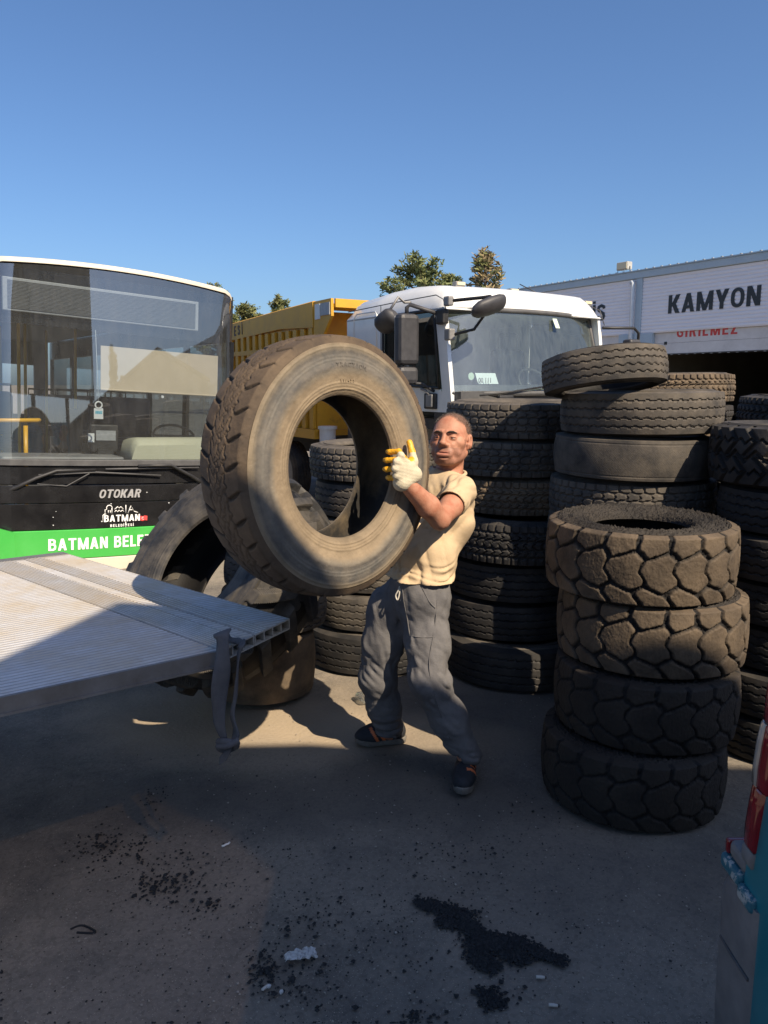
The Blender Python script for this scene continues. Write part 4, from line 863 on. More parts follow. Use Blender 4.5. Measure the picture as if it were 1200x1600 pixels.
# ------------------------------------------------------------------ workshop hall
HO, HR = Vector((9.067, 28, 0)), Euler((0, 0, math.atan2(-.853, .522)))
HM = Matrix.Translation(HO) @ HR.to_matrix().to_4x4(); HI = HM.inverted()
def hall_at(u, v, y=0.0):
    o = HI @ Vector((0,0,CAM_H)); d = HI.to_3x3() @ ray(u, v); return o + d*((y-o.y)/d.y)
def build_hall():
    t = thing('workshop_hall', 'long pale workshop hall with roller doors and large black lettering', 'building', HO, HR)
    bay = 6.1; bays = list(range(-3, 7))
    X0, X1 = bays[0]*bay, (bays[-1]+1)*bay
    MB().box((X0, -.06, 5.48), (X1, .25, 5.72), bev=.015).build('fascia', M['bldg_blue'], t)
    MB().box((X0-.02, -.10, 5.722), (X1+.02, 12, 5.76)).build('roof', M['bldg_blue'], t)
    mb = MB()
    for i in range(int((X1-X0)/.33)): mb.box((X0+i*.33, -.085, 5.762), (X0+i*.33+.06, -.02, 5.785))
    o = mb.build('roof_bolts', M['lamp_grey'], t); o['kind'] = 'stuff'
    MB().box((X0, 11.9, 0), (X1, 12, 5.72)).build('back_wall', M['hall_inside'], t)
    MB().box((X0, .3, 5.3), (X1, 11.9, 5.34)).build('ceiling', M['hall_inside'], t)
    for X in (X0, X1): MB().box((X-.05, .26, 0), (X+.05, 11.9, 5.71)).build('end_wall', M['cladding'], t)
    def corrugated(xa, xb, za, zb, pitch=.115, dep=.022, y=.02):
        n = int((zb-za)/pitch); pr = []
        for i in range(n):
            z = za + (zb-za)*i/n; h = (zb-za)/n
            pr += [(y+dep, z), (y+dep, z+.16*h), (y, z+.30*h), (y, z+.88*h)]
        pr += [(y+dep, zb), (y+dep+.04, zb), (y+dep+.04, za)]
        return MB().loft([[(x, p[0], p[1]) for p in pr] for x in (xa, xb)], smooth=False)
    pan = {}
    for b in bays:
        x = b*bay
        MB().box((x-.20, -.03, 0), (x+.05, .24, 5.478), bev=.01).build('pillar', M['bldg_blue'], t)
        MB().box((x+.052, -.012, 0), (x+.60, .22, 3.555)).build('door_jamb', M['bldg_blue'], t)
        MB().box((x+bay-.9, -.012, 0), (x+bay-.202, .22, 3.555)).build('door_jamb', M['bldg_blue'], t)
        if 'p' not in pan: pan['p'] = corrugated(.055, bay-.205, 3.56, 5.475).mesh('cladding_panel', M['cladding'])
        link('cladding_panel', pan['p'], t, (x,0,0))
        zl = {0: 2.835, -1: .02, 1: .02, 2: .02, 3: 2.2}.get(b, .02)
        sh = bpy.data.objects.new('roller_door', None); col.objects.link(sh); sh.parent = t; sh.location = (x, 0, 0)
        if 's' not in pan: pan['s'] = MB().box((.605, .12, 0), (bay-.905, .15, .352), bev=.006).mesh('door_section', M['shutter'])
        z = zl
        while z < 3.75:
            link('slat', pan['s'], sh, (0, 0, z)); z += .357
        MB().box((.605, .11, zl-.03), (bay-.905, .16, zl-.003)).build('bottom_seal', M['dark_trim'], sh)
        if b == 0:
            mb = MB()
            for i in range(14): mb.box((.7+i*.31,.105,zl-.045),(.78+i*.31,.135,zl-.03))
            o = mb.build('seal_tabs', M['lamp_grey'], sh); o['kind'] = 'stuff'; MB().box((1.03,.095,3.14),(1.14,.122,3.24),bev=.01).build('door_lock', M['sign_black'], sh)
        if b in (0, -1, 4):
            zz = 3.36 if b == 0 else 3.0
            sign_mb(MB(), 'GİRİLMEZ', .36, (1.52 if b == 0 else 1.6, .118, zz), ext=.003, sx=1.16, gap=.20).build('lettering', M['red_print'], sh)
        pp = MB().tube([(x-.42,-.05,5.35),(x-.30,-.13,5.37),(x-.26,-.13,5.33),(x-.26,-.13,0.1)], .065, 10).build('downpipe', M['pipe_white'], t)
    # black lettering
    sign_mb(MB(), 'KAMYON', .60, (1.19, .012, 4.17), ext=.006, sx=1.20, gap=.115).build('lettering', M['sign_black'], t)
    sign_mb(MB(), 'SERVİS', .60, (-1.63, .012, 4.14), ext=.006, sx=1.15, gap=.115, align='RIGHT').build('lettering', M['sign_black'], t)
    # dim inside of the open bay
    MB().box((X0,.3,.001),(X1,11.9,.03)).build('hall_floor', M['concrete'], t)
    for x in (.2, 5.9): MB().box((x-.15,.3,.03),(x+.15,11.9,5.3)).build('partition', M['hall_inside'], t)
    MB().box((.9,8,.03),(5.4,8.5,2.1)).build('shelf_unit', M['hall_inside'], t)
    MB().box((.7,3,2.9),(5.6,3.2,3.2)).build('crane_beam', M['steel_dark'], t)
    for i in range(5): MB().box((1.3+i*.6,7.9,2.11),(1.7+i*.6,8.3,2.35+.1*(i%3))).build('parts_bin', M['dark_trim'], t)
    f = thing('floodlight', 'grey floodlight on the roof edge above the downpipe', 'floodlight', HM @ Vector((-.85, .0, 5.76)), HR)
    MB().box((-.24,-.10,.09),(.26,.16,.36),bev=.02).build('housing', M['lamp_grey'], f)
    MB().box((-.21,-.115,.12),(.23,-.098,.33)).build('lens', M['lamp_lens'], f)
    MB().tube([(-.27,.02,.2),(-.27,.02,0),(.28,.02,0),(.28,.02,.2)], .015, 6).build('bracket', M['steel_dark'], f)
build_hall()

# ------------------------------------------------------------------ added sun blocker behind the camera, shaped to shade the yard; mirrored workshop
def build_offscreen():
    a = math.atan2(-.119, .993)
    t = thing('sun_blocker', 'added unseen screen on posts that shades the yard, with a sun dimming end', 'sun_blocker', (3.0, -.9, 0), (0, 0, a))
    MB().prism([(-.88,5.88),(-.1,5.84),(.5,5.97),(4.2,5.99),(4.2,2.6),(-.25,2.6),(-.28,4.3),(-.18,4.78),(-.54,5.06)], 0, -.08).build('panel', M['offscreen_grey'], t)  # added blocker, its outline drawn to cast the yard's shadow edges
    f = [(-.89,5.87),(-.555,5.05),(-.195,4.77),(-.295,4.3),(-.265,2.6),(-3.2,2.6),(-2.6,3.2),(-1.68,4.9)]
    MB().add([(x, -.04, z) for x, z in f], [list(range(len(f)))]).build('sun_dimmer_sheet', M['sun_dimmer'], t)  # added tinted sheet, lets a dim patch of sun reach the ground
    for x in (-3.1, -.22, 2.0, 4.1): MB().box((x-.06,-.22,0),(x+.06,-.09,2.75 if x < -1 else 5.5)).build('post', M['steel_dark'], t)
    g = thing('gabled_workshop', 'dark steep gabled workshop mirrored in the bus windscreen', 'building', (28, -8.2, 0), (0, 0, R(60)))
    MB().prism([(-11,0),(11,0),(11,2.6),(0,5.4),(-11,2.6)], -6, 6).build('wall', M['offscreen_grey'], g)
    for sx in (-1, 1): MB().add([(0,-6.4,5.45),(sx*11.6,-6.4,2.5),(sx*11.6,6.4,2.5),(0,6.4,5.45),(0,-6.4,5.6),(sx*11.6,-6.4,2.65),(sx*11.6,6.4,2.65),(0,6.4,5.6)], [(0,1,2,3),(4,5,6,7),(0,1,5,4),(1,2,6,5),(2,3,7,6),(3,0,4,7)]).build('roof', M['steel_dark'], g)
build_offscreen()

# ------------------------------------------------------------------ trees
def tree(name, label, base, h, rad, mats, n, seed, cone=False, group=None, low=.25):
    r = random.Random(seed); g = np.random.default_rng(seed)
    t = thing(name, label, 'tree', base, (0,0,0), group); tr = MB()
    tr.tube([(0,0,-.1),(.05,.02,h*.3),(-.03,.05,h*.6),(0,0,h*.93)], [h*.028,h*.022,h*.014,.03], 8)
    tips = []
    for i in range(34):
        f = low + (1-low)*(i/33)**.9; z = h*f; a = i*2.4 + r.random()
        w = rad*((1.05-f)/(1.05-low) if cone else math.sin(math.pi*min(1,max(.12,(1.06-f)/(1.06-low)*.72)))*1.05)*r.uniform(.65,1.1)
        e = Vector((math.cos(a)*w, math.sin(a)*w, z*1.0 + w*r.uniform(.05,.35)))
        tr.tube([(0,0,z*.94), e*.5 + Vector((0,0,z*.47)), e], [h*.008,h*.005,.015], 5)
        for k in (.45,.7,.9,1.0): tips.append((Vector((0,0,z*.94)).lerp(e, k), .30 + .25*k))
    tr.build('trunk', M['bark'], t)
    V = []; F = []; mi = []
    for p, sz in tips:
        for c in range(n):
            q = np.array(p) + g.normal(0, 1, 3)*np.array([.36,.36,.25])*h*.055; m = 1 if g.random() < .3 else 0
            for k in range(9):
                d = g.normal(0,1,3); d /= np.linalg.norm(d); d[2] = abs(d[2])*.8; u = np.cross(d, g.normal(0,1,3)); u /= np.linalg.norm(u)+1e-6
                ln = h*.028*g.uniform(.6,1.4); w = ln*.20; o = len(V); c0 = q + g.normal(0,1,3)*h*.007
                V += [c0-u*w, c0+u*w, c0+d*ln+u*w*.4, c0+d*ln-u*w*.4]; F.append((o,o+1,o+2,o+3)); mi.append(m)
    link('crown', npmesh(name+'_crown', V, F, mats, mi, smooth=False), t)
    return t
TG = 'trees beyond the parked vehicles'
def tb(u, Y): p = PY(u, 600, Y); return (p.x, p.y, 0)
tree('pine_tree', 'dense green pine behind the white truck cab', tb(655, 46), 8.7, 2.5, [M['needles'], M['needles_pale']], 5, 3, group=TG, low=.42)
tree('conifer_tree', 'thin half bare brownish conifer to the right of the dense pine', tb(756, 45), 9.1, 2.8, [M['needles_brown'], M['needles_pale']], 3, 5, cone=True, group=TG, low=.35)
tree('pine_tree', 'smaller green pine between the dense pine and the brownish conifer', tb(704, 50), 8.3, 1.5, [M['needles'], M['needles_pale']], 5, 8, group=TG, low=.4)
tree('pine_tree', 'green pine rising over the right corner of the bus roof', tb(343, 46), 7.2, 1.5, [M['needles_pale'], M['needles']], 5, 21, group=TG, low=.4)
tree('pine_tree', 'pale green tree just above the rear of the yellow tipper', tb(388, 50), 6.6, 1.5, [M['needles_pale'], M['needles']], 5, 22, group=TG, low=.4)
tree('pine_tree', 'small pale green tree peeping over the middle of the yellow tipper', tb(438, 48), 6.75, 1.0, [M['needles_pale'], M['needles']], 5, 23, group=TG, low=.4)
for i, (x, y) in enumerate(((33, -20), (36, -21.5), (50, -30))):
    tree('cypress_tree', ('tall dark cypress mirrored in the bus windscreen', 'second tall dark cypress mirrored in the bus windscreen', 'cypress standing alone at the far side of the yard')[i], (x, y, 0), 8.0, .9, [M['needles'], M['needles']], 3, 31+i, cone=True, low=.08)

# ------------------------------------------------------------------ aluminium ramp with its strap
def build_ramp():
    P1 = Vector((-.559, 2.45, 0)); e1 = Vector((-.813, -.582, 0)); e2 = Vector((-.755, .656, 0)); ZT = .92
    def at(a, b, z): p = P1 + e1*a + e2*b; return (p.x, p.y, z)
    t = thing('loading_ramp', 'ribbed aluminium loading ramp platform reaching in from the left', 'ramp')
    bs = lambda a: .461*-a if a < 0 else .012
    edges = [-.427,-.205,-.02,.70,1.40,2.5]
    for a0, a1 in zip(edges[:-1], edges[1:]):
        a1 -= .004; mb = MB(); b1 = 1.92
        def slab(x0, x1, z0, z1):
            mb.add([at(x0,bs(x0),z0),at(x1,bs(x1),z0),at(x1,b1,z0),at(x0,b1,z0),at(x0,bs(x0),z1),at(x1,bs(x1),z1),at(x1,b1,z1),at(x0,b1,z1)], [(0,3,2,1),(4,5,6,7),(0,1,5,4),(1,2,6,5),(2,3,7,6),(3,0,4,7)])
        slab(a0, a1, ZT-.009, ZT-.004); slab(a0, a1, ZT-.046, ZT-.041)
        nw = max(2, round((a1-a0)/.055))
        for i in range(nw+1):
            x = a0 + (a1-a0-.005)*i/nw; slab(x, x+.005, ZT-.0405, ZT-.0095)
        def ridge_a(x):
            i0 = len(mb.m); slab(x, x+.007, ZT-.0038, ZT-.0020); mb.m[i0:] = [1]*(len(mb.m)-i0)
        def ridges_b(x0, x1):
            b = .026; hw = .0052
            while b < b1-.02:
                u0 = x0 if x0 >= 0 else max(x0, -b/.461 + .006); u1 = x1
                if u1-u0 > .02:
                    mb.add([at(u0,b-hw*1.6,ZT-.004),at(u1,b-hw*1.6,ZT-.004),at(u1,b+hw*1.6,ZT-.004),at(u0,b+hw*1.6,ZT-.004),at(u0,b-hw*.7,ZT-.0016),at(u1,b-hw*.7,ZT-.0016),at(u1,b+hw*.7,ZT-.0016),at(u0,b+hw*.7,ZT-.0016)], [(4,5,6,7),(0,1,5,4),(1,2,6,5),(2,3,7,6),(3,0,4,7)], 1)
                b += .0265
        if a0 < -.3:
            ridges_b(a0+.01, -.29)
            for i in range(4): ridge_a(-.28+i*.017)
        elif a0 < -.1:
            for i in range(9): ridge_a(-.145+i*.0135)
            ridges_b(a0+.004, -.155)
        else: ridges_b(a0+.004, a1-.004)
        mb.build('deck_plank', [M['aluminium'], M['aluminium_rib']], t)
    mb = MB()
    def bar(a0, a1, b0, b1_, z0, z1): mb.add([at(a0,b0,z0),at(a1,b0,z0),at(a1,b1_,z0),at(a0,b1_,z0),at(a0,b0,z1),at(a1,b0,z1),at(a1,b1_,z1),at(a0,b1_,z1)], [(0,3,2,1),(4,5,6,7),(0,1,5,4),(1,2,6,5),(2,3,7,6),(3,0,4,7)])
    bar(-.001, 2.5, -.004, .009, ZT-.050, ZT+.001); bar(-.001, 2.5, -.012, -.0045, ZT-.054, ZT-.046); bar(0, 2.5, .0095, .06, ZT-.050, ZT-.047); mb.build('edge_channel', M['aluminium_edge'], t)
    mb = MB(); bar(-.427, 2.5, 1.924, 1.99, ZT-.03, ZT-.002); mb.build('end_lip', M['aluminium_edge'], t)
    for b in (.5, 1.4):
        mb = MB(); bar(.9, 2.6, b, b+.09, ZT-.13, ZT-.062); mb.build('lift_arm', M['steel_dark'], t)
        p = Vector(at(2.45, b+.045, 0)); MB().box((p.x-.05,p.y-.05,.0),(p.x+.05,p.y+.05,ZT-.132)).build('support_leg', M['steel_dark'], t)
    return t
build_ramp()
def ribbon(mb, pts, ws, th=.004, m=0):
    """flat webbing through pts; ws = half width vectors"""
    rings = []; k = len(pts); P = [Vector(p) for p in pts]
    for i in range(k):
        tdir = (P[min(i+1,k-1)]-P[max(i-1,0)]).normalized(); w = Vector(ws[i]); n = tdir.cross(w).normalized()*th/2
        c = P[i]; rings.append([c-w-n, c-w*.5-n*1.4, c+w*.5-n*1.4, c+w-n, c+w+n, c+w*.5+n*1.4, c-w*.5+n*1.4, c-w+n])
    return mb.loft(rings, m)
def spline(P, n=6):
    P = [Vector(p) for p in P]; out = []
    for i in range(len(P)-1):
        a, b, c, d = P[max(i-1,0)], P[i], P[i+1], P[min(i+2,len(P)-1)]
        for k in range(n):
            s = k/n; out.append(.5*((2*b)+(c-a)*s+(2*a-5*b+4*c-d)*s*s+(3*b-a-3*c+d)*s**3))
    return out + [P[-1]]
def build_strap():
    t = thing('tie_strap', 'grey webbing strap looped over the ramp corner and knotted below', 'strap', (0,0,0))
    Y = 2.40
    top = Vector((-.548, 2.475, .925))
    a = spline([PY(349,992,2.475)+Vector((0,.03,.004)), PY(347,989,2.435), PY(348,1003,2.415), PY(347,1040,Y), PY(343,1085,Y), PY(343,1130,Y), PY(354,1163,Y)])
    k = len(a); W = [Vector((.0225+.003*math.sin(i*.4), .012*math.sin(i*.35)+.010, .004)) * (1 if i < k-8 else max(.35, (k-i)/8)) for i in range(k)]
    for i in range(5): W[i] = W[i]*(.55+.09*i)
    mb = ribbon(MB(), a, W, .006)
    c = spline([PY(349,992,2.475)+Vector((0,.03,.004)), Vector((-.535,2.53,.934)), Vector((-.505,2.53,.930)), PY(378,1008,2.462), PY(373,1022,2.455), PY(371,1050,2.45), PY(368,1085,2.44), PY(363,1118,2.43), PY(369,1145,2.42), PY(361,1163,2.405)])
    k = len(c); W = [Vector((.0165*math.cos(i*.05), .014*math.sin(i*.16), .012 if i < 18 else .004)) * (1 if i < k-7 else max(.35, (k-i)/7)) for i in range(k)]
    for i in range(16): W[i] = Vector((.004, .024, .0))
    ribbon(mb, c, W, .005); mb.build('webbing', M['webbing'], t)
    q = PY(358,1164,2.40); mb = MB()
    mb.tube(spline([q+Vector(p) for p in ((-.035,.0,.012),(-.01,-.02,.022),(.025,-.005,.008),(.01,.015,-.018),(-.022,.0,-.016),(-.03,-.016,.004),(.0,-.026,.01),(.035,-.01,.022))]), .012, 8)
    ribbon(mb, [q+Vector(p) for p in ((.0,-.01,-.01),(-.012,-.014,-.03),(-.02,-.016,-.055))], [(.012,0,.004),(.018,.004,.006),(.012,0,.008)], .005)
    mb.build('knot', M['webbing'], t)
build_strap()

# ------------------------------------------------------------------ teal van, only its rear corner is in the picture
def build_van():
    t = thing('van', 'teal van at the right edge, showing its tail light and grey bumper', 'van', (.775, 1.525, 0))
    # outline in plan: x to the right, y to the rear (away from the camera)
    def outline(i, z):
        # tapering side, rounded rear corner
        tum = .03*max(0, (z-.95)/.95)**2; pts = []
        for y in (-4.0,-2,-1,-.4,-.2,-.03): pts.append((tum, y))
        for k in range(1, 7):
            a = math.pi/2*k/6; pts.append((tum+.03-.03*math.cos(a), -.03+.03*math.sin(a)))
        for x in (.5, 1.2): pts.append((x+tum, .001))
        pts += [(1.7, -.03), (1.7, -4.0)]
        return [(x, y - .13*max(0, z-.80)*(y > -.1), z) for x, y in pts]
    mb = MB(); mb.loft([outline(0, z) for z in (.30,.42,.55,.70,.82,.95,1.2)], smooth=True); mb.build('body', M['van_teal'], t)
    mb = MB(); mb.loft([outline(0, z) for z in (1.2005,1.4,1.6,1.75,1.86)], smooth=True); mb.build('body', M['van_teal'], t)
    for y in (-.75, -3.3): 
        w = MB().cyl((-.005,y,.32),(.2,y,.32),.32,28).build('wheel', M['rub_dark'], t); MB().cyl((-.02,y,.32),(.0,y,.32),.19,24).build('rim', M['grey_trim'], w)
    # tail light wrapped round the corner
    def wrap(z0, z1, off, y0=-.10, n=8, x1=.12):
        rings = []
        for z, o in ((z0, off*.7), (z0+.004, off), (z0+.3*(z1-z0), off*1.25), (z1-.3*(z1-z0), off*1.25), (z1-.004, off), (z1, off*.7)):
            r = [(-o, y0, z)]
            for k in range(n+1):
                a = math.pi/2*k/n; r.append((.03-(.03+o)*math.cos(a), -.03+(.03+o)*math.sin(a), z))
            r += [(x1, o, z), (x1, -.02, z), (.035, -.035, z), (.02, y0, z)]
            rings.append([(x, y - .13*(z-.80), z) for x, y, z in r])
        return MB().loft(rings, smooth=True)
    L = wrap(.835, .978, .009, -.060).build('tail_light', M['lens_red'], t)
    wrap(.980, 1.125, .012, -.032).build('clear_lens', M['lens_clear'], L)
    wrap(.980, 1.125, .008, -.070).build('red_rim', M['lens_red'], L)
    wrap(1.127, 1.30, .009, -.055).build('red_lens', M['lens_red'], L)
    wrap(.795, .832, .008, -.06).build('light_surround', M['bumper_grey'], t)
    # bumper
    rings = []
    for z, o in ((.20,.035),(.25,.070),(.40,.088),(.412,.080),(.428,.088),(.62,.092),(.68,.088),(.712,.066),(.722,.03)):
        r = [(.012, -.105, z), (-.006, -.095, z), (-.008, -.02, z)]
        for k in range(8):
            a = math.pi/2*k/7; r.append((.050-.058*math.cos(a), o-.05+.05*math.sin(a), z))
        r += [(1.2, o, z), (1.2, .012, z), (.1, .008, z), (.035, -.02, z), (.03, -.105, z)]
        rings.append(r)
    mb = MB().loft(rings, smooth=True); bp = mb.build('bumper', M['bumper_grey'], t)
    MB().box((-.012,-.02,.722),(.06,.070,.757),bev=.010).box((-.014,-.085,.705),(.02,-.018,.742),bev=.010).build('bumper_end', M['van_blue_chip'], bp)
    MB().box((-.004,-.03,.758),(.05,.050,.80),bev=.014).build('corner_cap', M['bumper_grey'], t)
    MB().tube([(-.008,-.09,.56),(-.010,-.01,.56),(-.008,.04,.56),(.02,.075,.56),(.06,.091,.56)], .004, 6).build('bumper_groove', M['dark_trim'], bp)
    MB().box((-.004,.051,.758),(.05,.066,.792),bev=.005).build('reflector', M['lens_red'], t)
build_van()

# ------------------------------------------------------------------ litter on the ground
def build_litter():
    V = []; F = []
    base = np.array([(1,0,0),(-1,0,0),(0,1,0),(0,-1,0),(0,0,1),(0,0,-1)], float); fs = [(0,2,4),(2,1,4),(1,3,4),(3,0,4),(2,0,5),(1,2,5),(3,1,5),(0,3,5)]
    def crumb(V, F, p, s):
        o = len(V); q = base*s*rng.uniform(.5,1.5,(6,3))*np.array([1,1,.7]); a = rng.uniform(0,6.28); c_, s_ = math.cos(a), math.sin(a)
        q = np.stack([q[:,0]*c_-q[:,1]*s_, q[:,0]*s_+q[:,1]*c_, q[:,2]], -1)
        V.extend(q + np.array([p[0], p[1], p[2] + s*.2])); F.extend([tuple(i+o for i in f) for f in fs])
    clusters = [(240,1245,14,10,60,.007),(170,1325,34,16,240,.009),(255,1385,26,12,200,.010),(270,1350,40,16,120,.008),(325,1418,14,6,50,.010),(415,1515,14,16,170,.010),(460,1540,34,30,170,.009),
                (310,1370,120,50,420,.006),(560,1350,150,120,420,.006),(480,1440,30,14,60,.010),(770,1560,18,12,130,.012),(655,1588,22,8,70,.010),(700,1400,80,60,160,.007),(530,1470,60,60,160,.007),
                (400,1250,150,60,160,.005),(900,1360,120,80,260,.005),(1030,1500,90,90,160,.005),(250,1500,180,80,260,.005),(690,1340,40,30,50,.010),(800,1310,60,30,120,.007),(640,1450,120,80,300,.006),(240,1520,160,60,120,.006)]
    for u, v, su, sv, n, s in clusters:
        for i in range(int(n*.62)):
            a, b = rng.normal(0,1,2); p = PZ(min(1150,max(2,u+a*su)), min(1598,max(1180,v+b*sv)))
            crumb(V, F, p, s*rng.uniform(.25,.8)*(1 if rng.random() > .08 else 1.7))
    o = link('rubber_crumbs', npmesh('rubber_crumbs', V, F, M['crumb'], smooth=False)); tag(o, 'black rubber crumbs scattered over the yard', 'crumbs', kind='stuff')
    V = []; F = []
    for u0, v0, u1, v1, w, n in ((662,1412,735,1432,.030,700),(690,1440,742,1452,.026,600),(738,1470,800,1476,.042,1300),(740,1492,770,1512,.032,800),(790,1484,815,1500,.030,600),(835,1488,882,1503,.022,500),(755,1552,778,1570,.022,350),(715,1425,750,1465,.024,500),(652,1408,668,1420,.018,160),(800,1470,850,1490,.030,350)):
        a, b = PZ(u0, v0), PZ(u1, v1)
        for i in range(n):
            p = a.lerp(b, rng.random()) + Vector((*(rng.normal(0,1,2)*w*.5), 0)); p.z = .002*rng.random()+.002*abs(rng.normal()); crumb(V, F, p, rng.uniform(.003,.008))
    o = link('crumb_heap', npmesh('crumb_heap', V, F, M['crumb'], smooth=False)); tag(o, 'flat black heap of rubber crumbs right of the centre of the foreground', 'crumbs', kind='stuff')
    V = []; F = []
    for i in range(900):
        u, v = rng.uniform(0, 1160), 1090+510*rng.random()**1.3; crumb(V, F, PZ(u, v), rng.uniform(.0015,.005))
    o = link('grit', npmesh('grit', V, F, mat('grit', (.22,.19,.15), (.40,.35,.29), scale=40), smooth=False)); tag(o, 'pale grit strewn over the asphalt', 'grit', kind='stuff')
    # crumpled paper
    c = PZ(470, 1500); n = 12; rings = []
    t = tag(MB().build('paper_scrap', M['paper']), 'crumpled whitish paper scrap lying among black crumbs', 'paper')
    mb = MB(); vs = []; nx, ny = 16, 9
    for i in range(nx):
        for j in range(ny):
            x = -.050+.10*i/(nx-1); w = .022*(.45+.55*min(1, i/5))*(1+.15*math.sin(i*1.3)); y = (-1+2*j/(ny-1))*w
            vs.append((x+random.uniform(-.003,.003), y+random.uniform(-.003,.003), .010+.012*abs(math.sin(i*.9+j*1.1))+random.uniform(0,.008)*(0<i<nx-1)))
    fs = [(i*ny+j,(i+1)*ny+j,(i+1)*ny+j+1,i*ny+j+1) for i in range(nx-1) for j in range(ny-1)]
    mb.add(vs, fs); t.data = mb.mesh('paper_scrap', M['paper']); t.location = c; t.rotation_euler = (0,0,.25)
    for i, (u, v, a, lb) in enumerate(((845,1529,-.1,'white cigarette butt just right of the black crumb heap'),(865,1573,-.15,'cigarette butt nearest the bottom edge right of the small crumb heap'),(415,1545,.9,'short pale butt left of the paper scrap'))):
        t = thing('cigarette_butt', lb, 'cigarette butt', PZ(u, v), (0,0,a), 'cigarette butts on the asphalt')
        MB().tube([(-.014,0,.005),(-.004,0,.0052),(.006,0,.005),(.012,0,.005)], [.0046,.0048,.0046,.004], 8).build('filter', M['butt'], t)
        MB().tube([(.0125,0,.005),(.017,.001,.005)], [.0045,.0035], 8).build('ash_end', M['stencil'], t)
    p = PZ(353, 1321)
    tag(link('plastic_scrap', MB().tube([(-.014,-.012,.004),(-.004,-.008,.005),(.0,.0,.004),(.008,.004,.004),(.012,.014,.004)], .004, 6).mesh('plastic_scrap', M['white_print']), None, p), 'tiny curled white plastic scrap on bare asphalt', 'litter')
    for i, (u, v, lb) in enumerate(((440,1552,'small white pebble below the paper scrap'),(420,1543,'white pebble beside the pale butt left of the paper scrap'))):
        bm = bmesh.new(); bmesh.ops.create_icosphere(bm, subdivisions=1, radius=.008)
        for w in bm.verts: w.co *= random.uniform(.7,1.2)
        tag(MB().bm(bm).build('pebble', M['paper']), lb, 'pebble').location = PZ(u, v) + Vector((0,0,.005))
    mb = MB().tube(spline([PZ(110,1452), PZ(128,1446), PZ(147,1454), PZ(145,1458), PZ(120,1457)]), .004, 5); tag(mb.build('wire_bit', M['crumb']), 'dark bent bit of wire on the asphalt at the left', 'wire')
    c = PZ(566, 1096); rings = []
    t = thing('plastic_cup', 'crushed clear plastic cup on the ground beside the man\'s rear leg', 'cup', c + Vector((0,0,.03)), (R(78), .2, .6))
    for z, r in ((-.045,.022),(-.04,.024),(0,.030),(.045,.036),(.046,.034),(0,.028),(-.038,.022)):
        rings.append([(r*math.cos(a)*(1+.15*math.sin(3*a+z*60)), r*math.sin(a), z) for a in [2*math.pi*i/18 for i in range(18)]])
    MB().loft(rings).build('cup_wall', M['clear_plastic'], t)
build_litter()

# ------------------------------------------------------------------ the man
def surfnet(Fv, xs, ys, zs):
    """surface nets on a grid with uneven spacing; returns verts, quads"""
    ins = Fv < 0; nx, ny, nz = Fv.shape
    cnt = np.zeros((nx-1, ny-1, nz-1), np.int8); offs = [(i,j,k) for i in (0,1) for j in (0,1) for k in (0,1)]
    for i,j,k in offs: cnt += ins[i:nx-1+i, j:ny-1+j, k:nz-1+k]
    act = np.argwhere((cnt > 0) & (cnt < 8)); idm = np.full((nx-1,ny-1,nz-1), -1, np.int32); idm[tuple(act.T)] = np.arange(len(act))
    A = (xs, ys, zs); acc = np.zeros((len(act),3)); n = np.zeros(len(act))
    cv = {o: Fv[act[:,0]+o[0], act[:,1]+o[1], act[:,2]+o[2]] for o in offs}
    cp = {o: np.stack([A[d][act[:,d]+o[d]] for d in range(3)], -1) for o in offs}
    for o in offs:
        for d in range(3):
            if o[d] == 0:
                p = list(o); p[d] = 1; p = tuple(p); a, b = cv[o], cv[p]; m = (a < 0) != (b < 0)
                t = np.where(m, a/(a-b+1e-12), 0)[:,None]; acc += np.where(m[:,None], cp[o]+(cp[p]-cp[o])*t, 0); n += m
    V = acc/n[:,None]; Q = []
    for d in range(3):
        e, f = (d+1)%3, (d+2)%3
        sl0 = [slice(None)]*3; sl1 = [slice(None)]*3; sl0[d] = slice(0,-1); sl1[d] = slice(1,None)
        a, b = ins[tuple(sl0)], ins[tuple(sl1)]; E = np.argwhere(a != b)
        E = E[(E[:,e] > 0) & (E[:,f] > 0) & (E[:,e] < Fv.shape[e]-1) & (E[:,f] < Fv.shape[f]-1)]
        def cell(de, df): c = E.copy(); c[:,e] += de; c[:,f] += df; return idm[c[:,0],c[:,1],c[:,2]]
        q = np.stack([cell(-1,-1), cell(0,-1), cell(0,0), cell(-1,0)], -1); fl = ~a[tuple(E.T)]
        q[fl] = q[fl][:,::-1]; Q.append(q)
    return V, np.concatenate(Q)
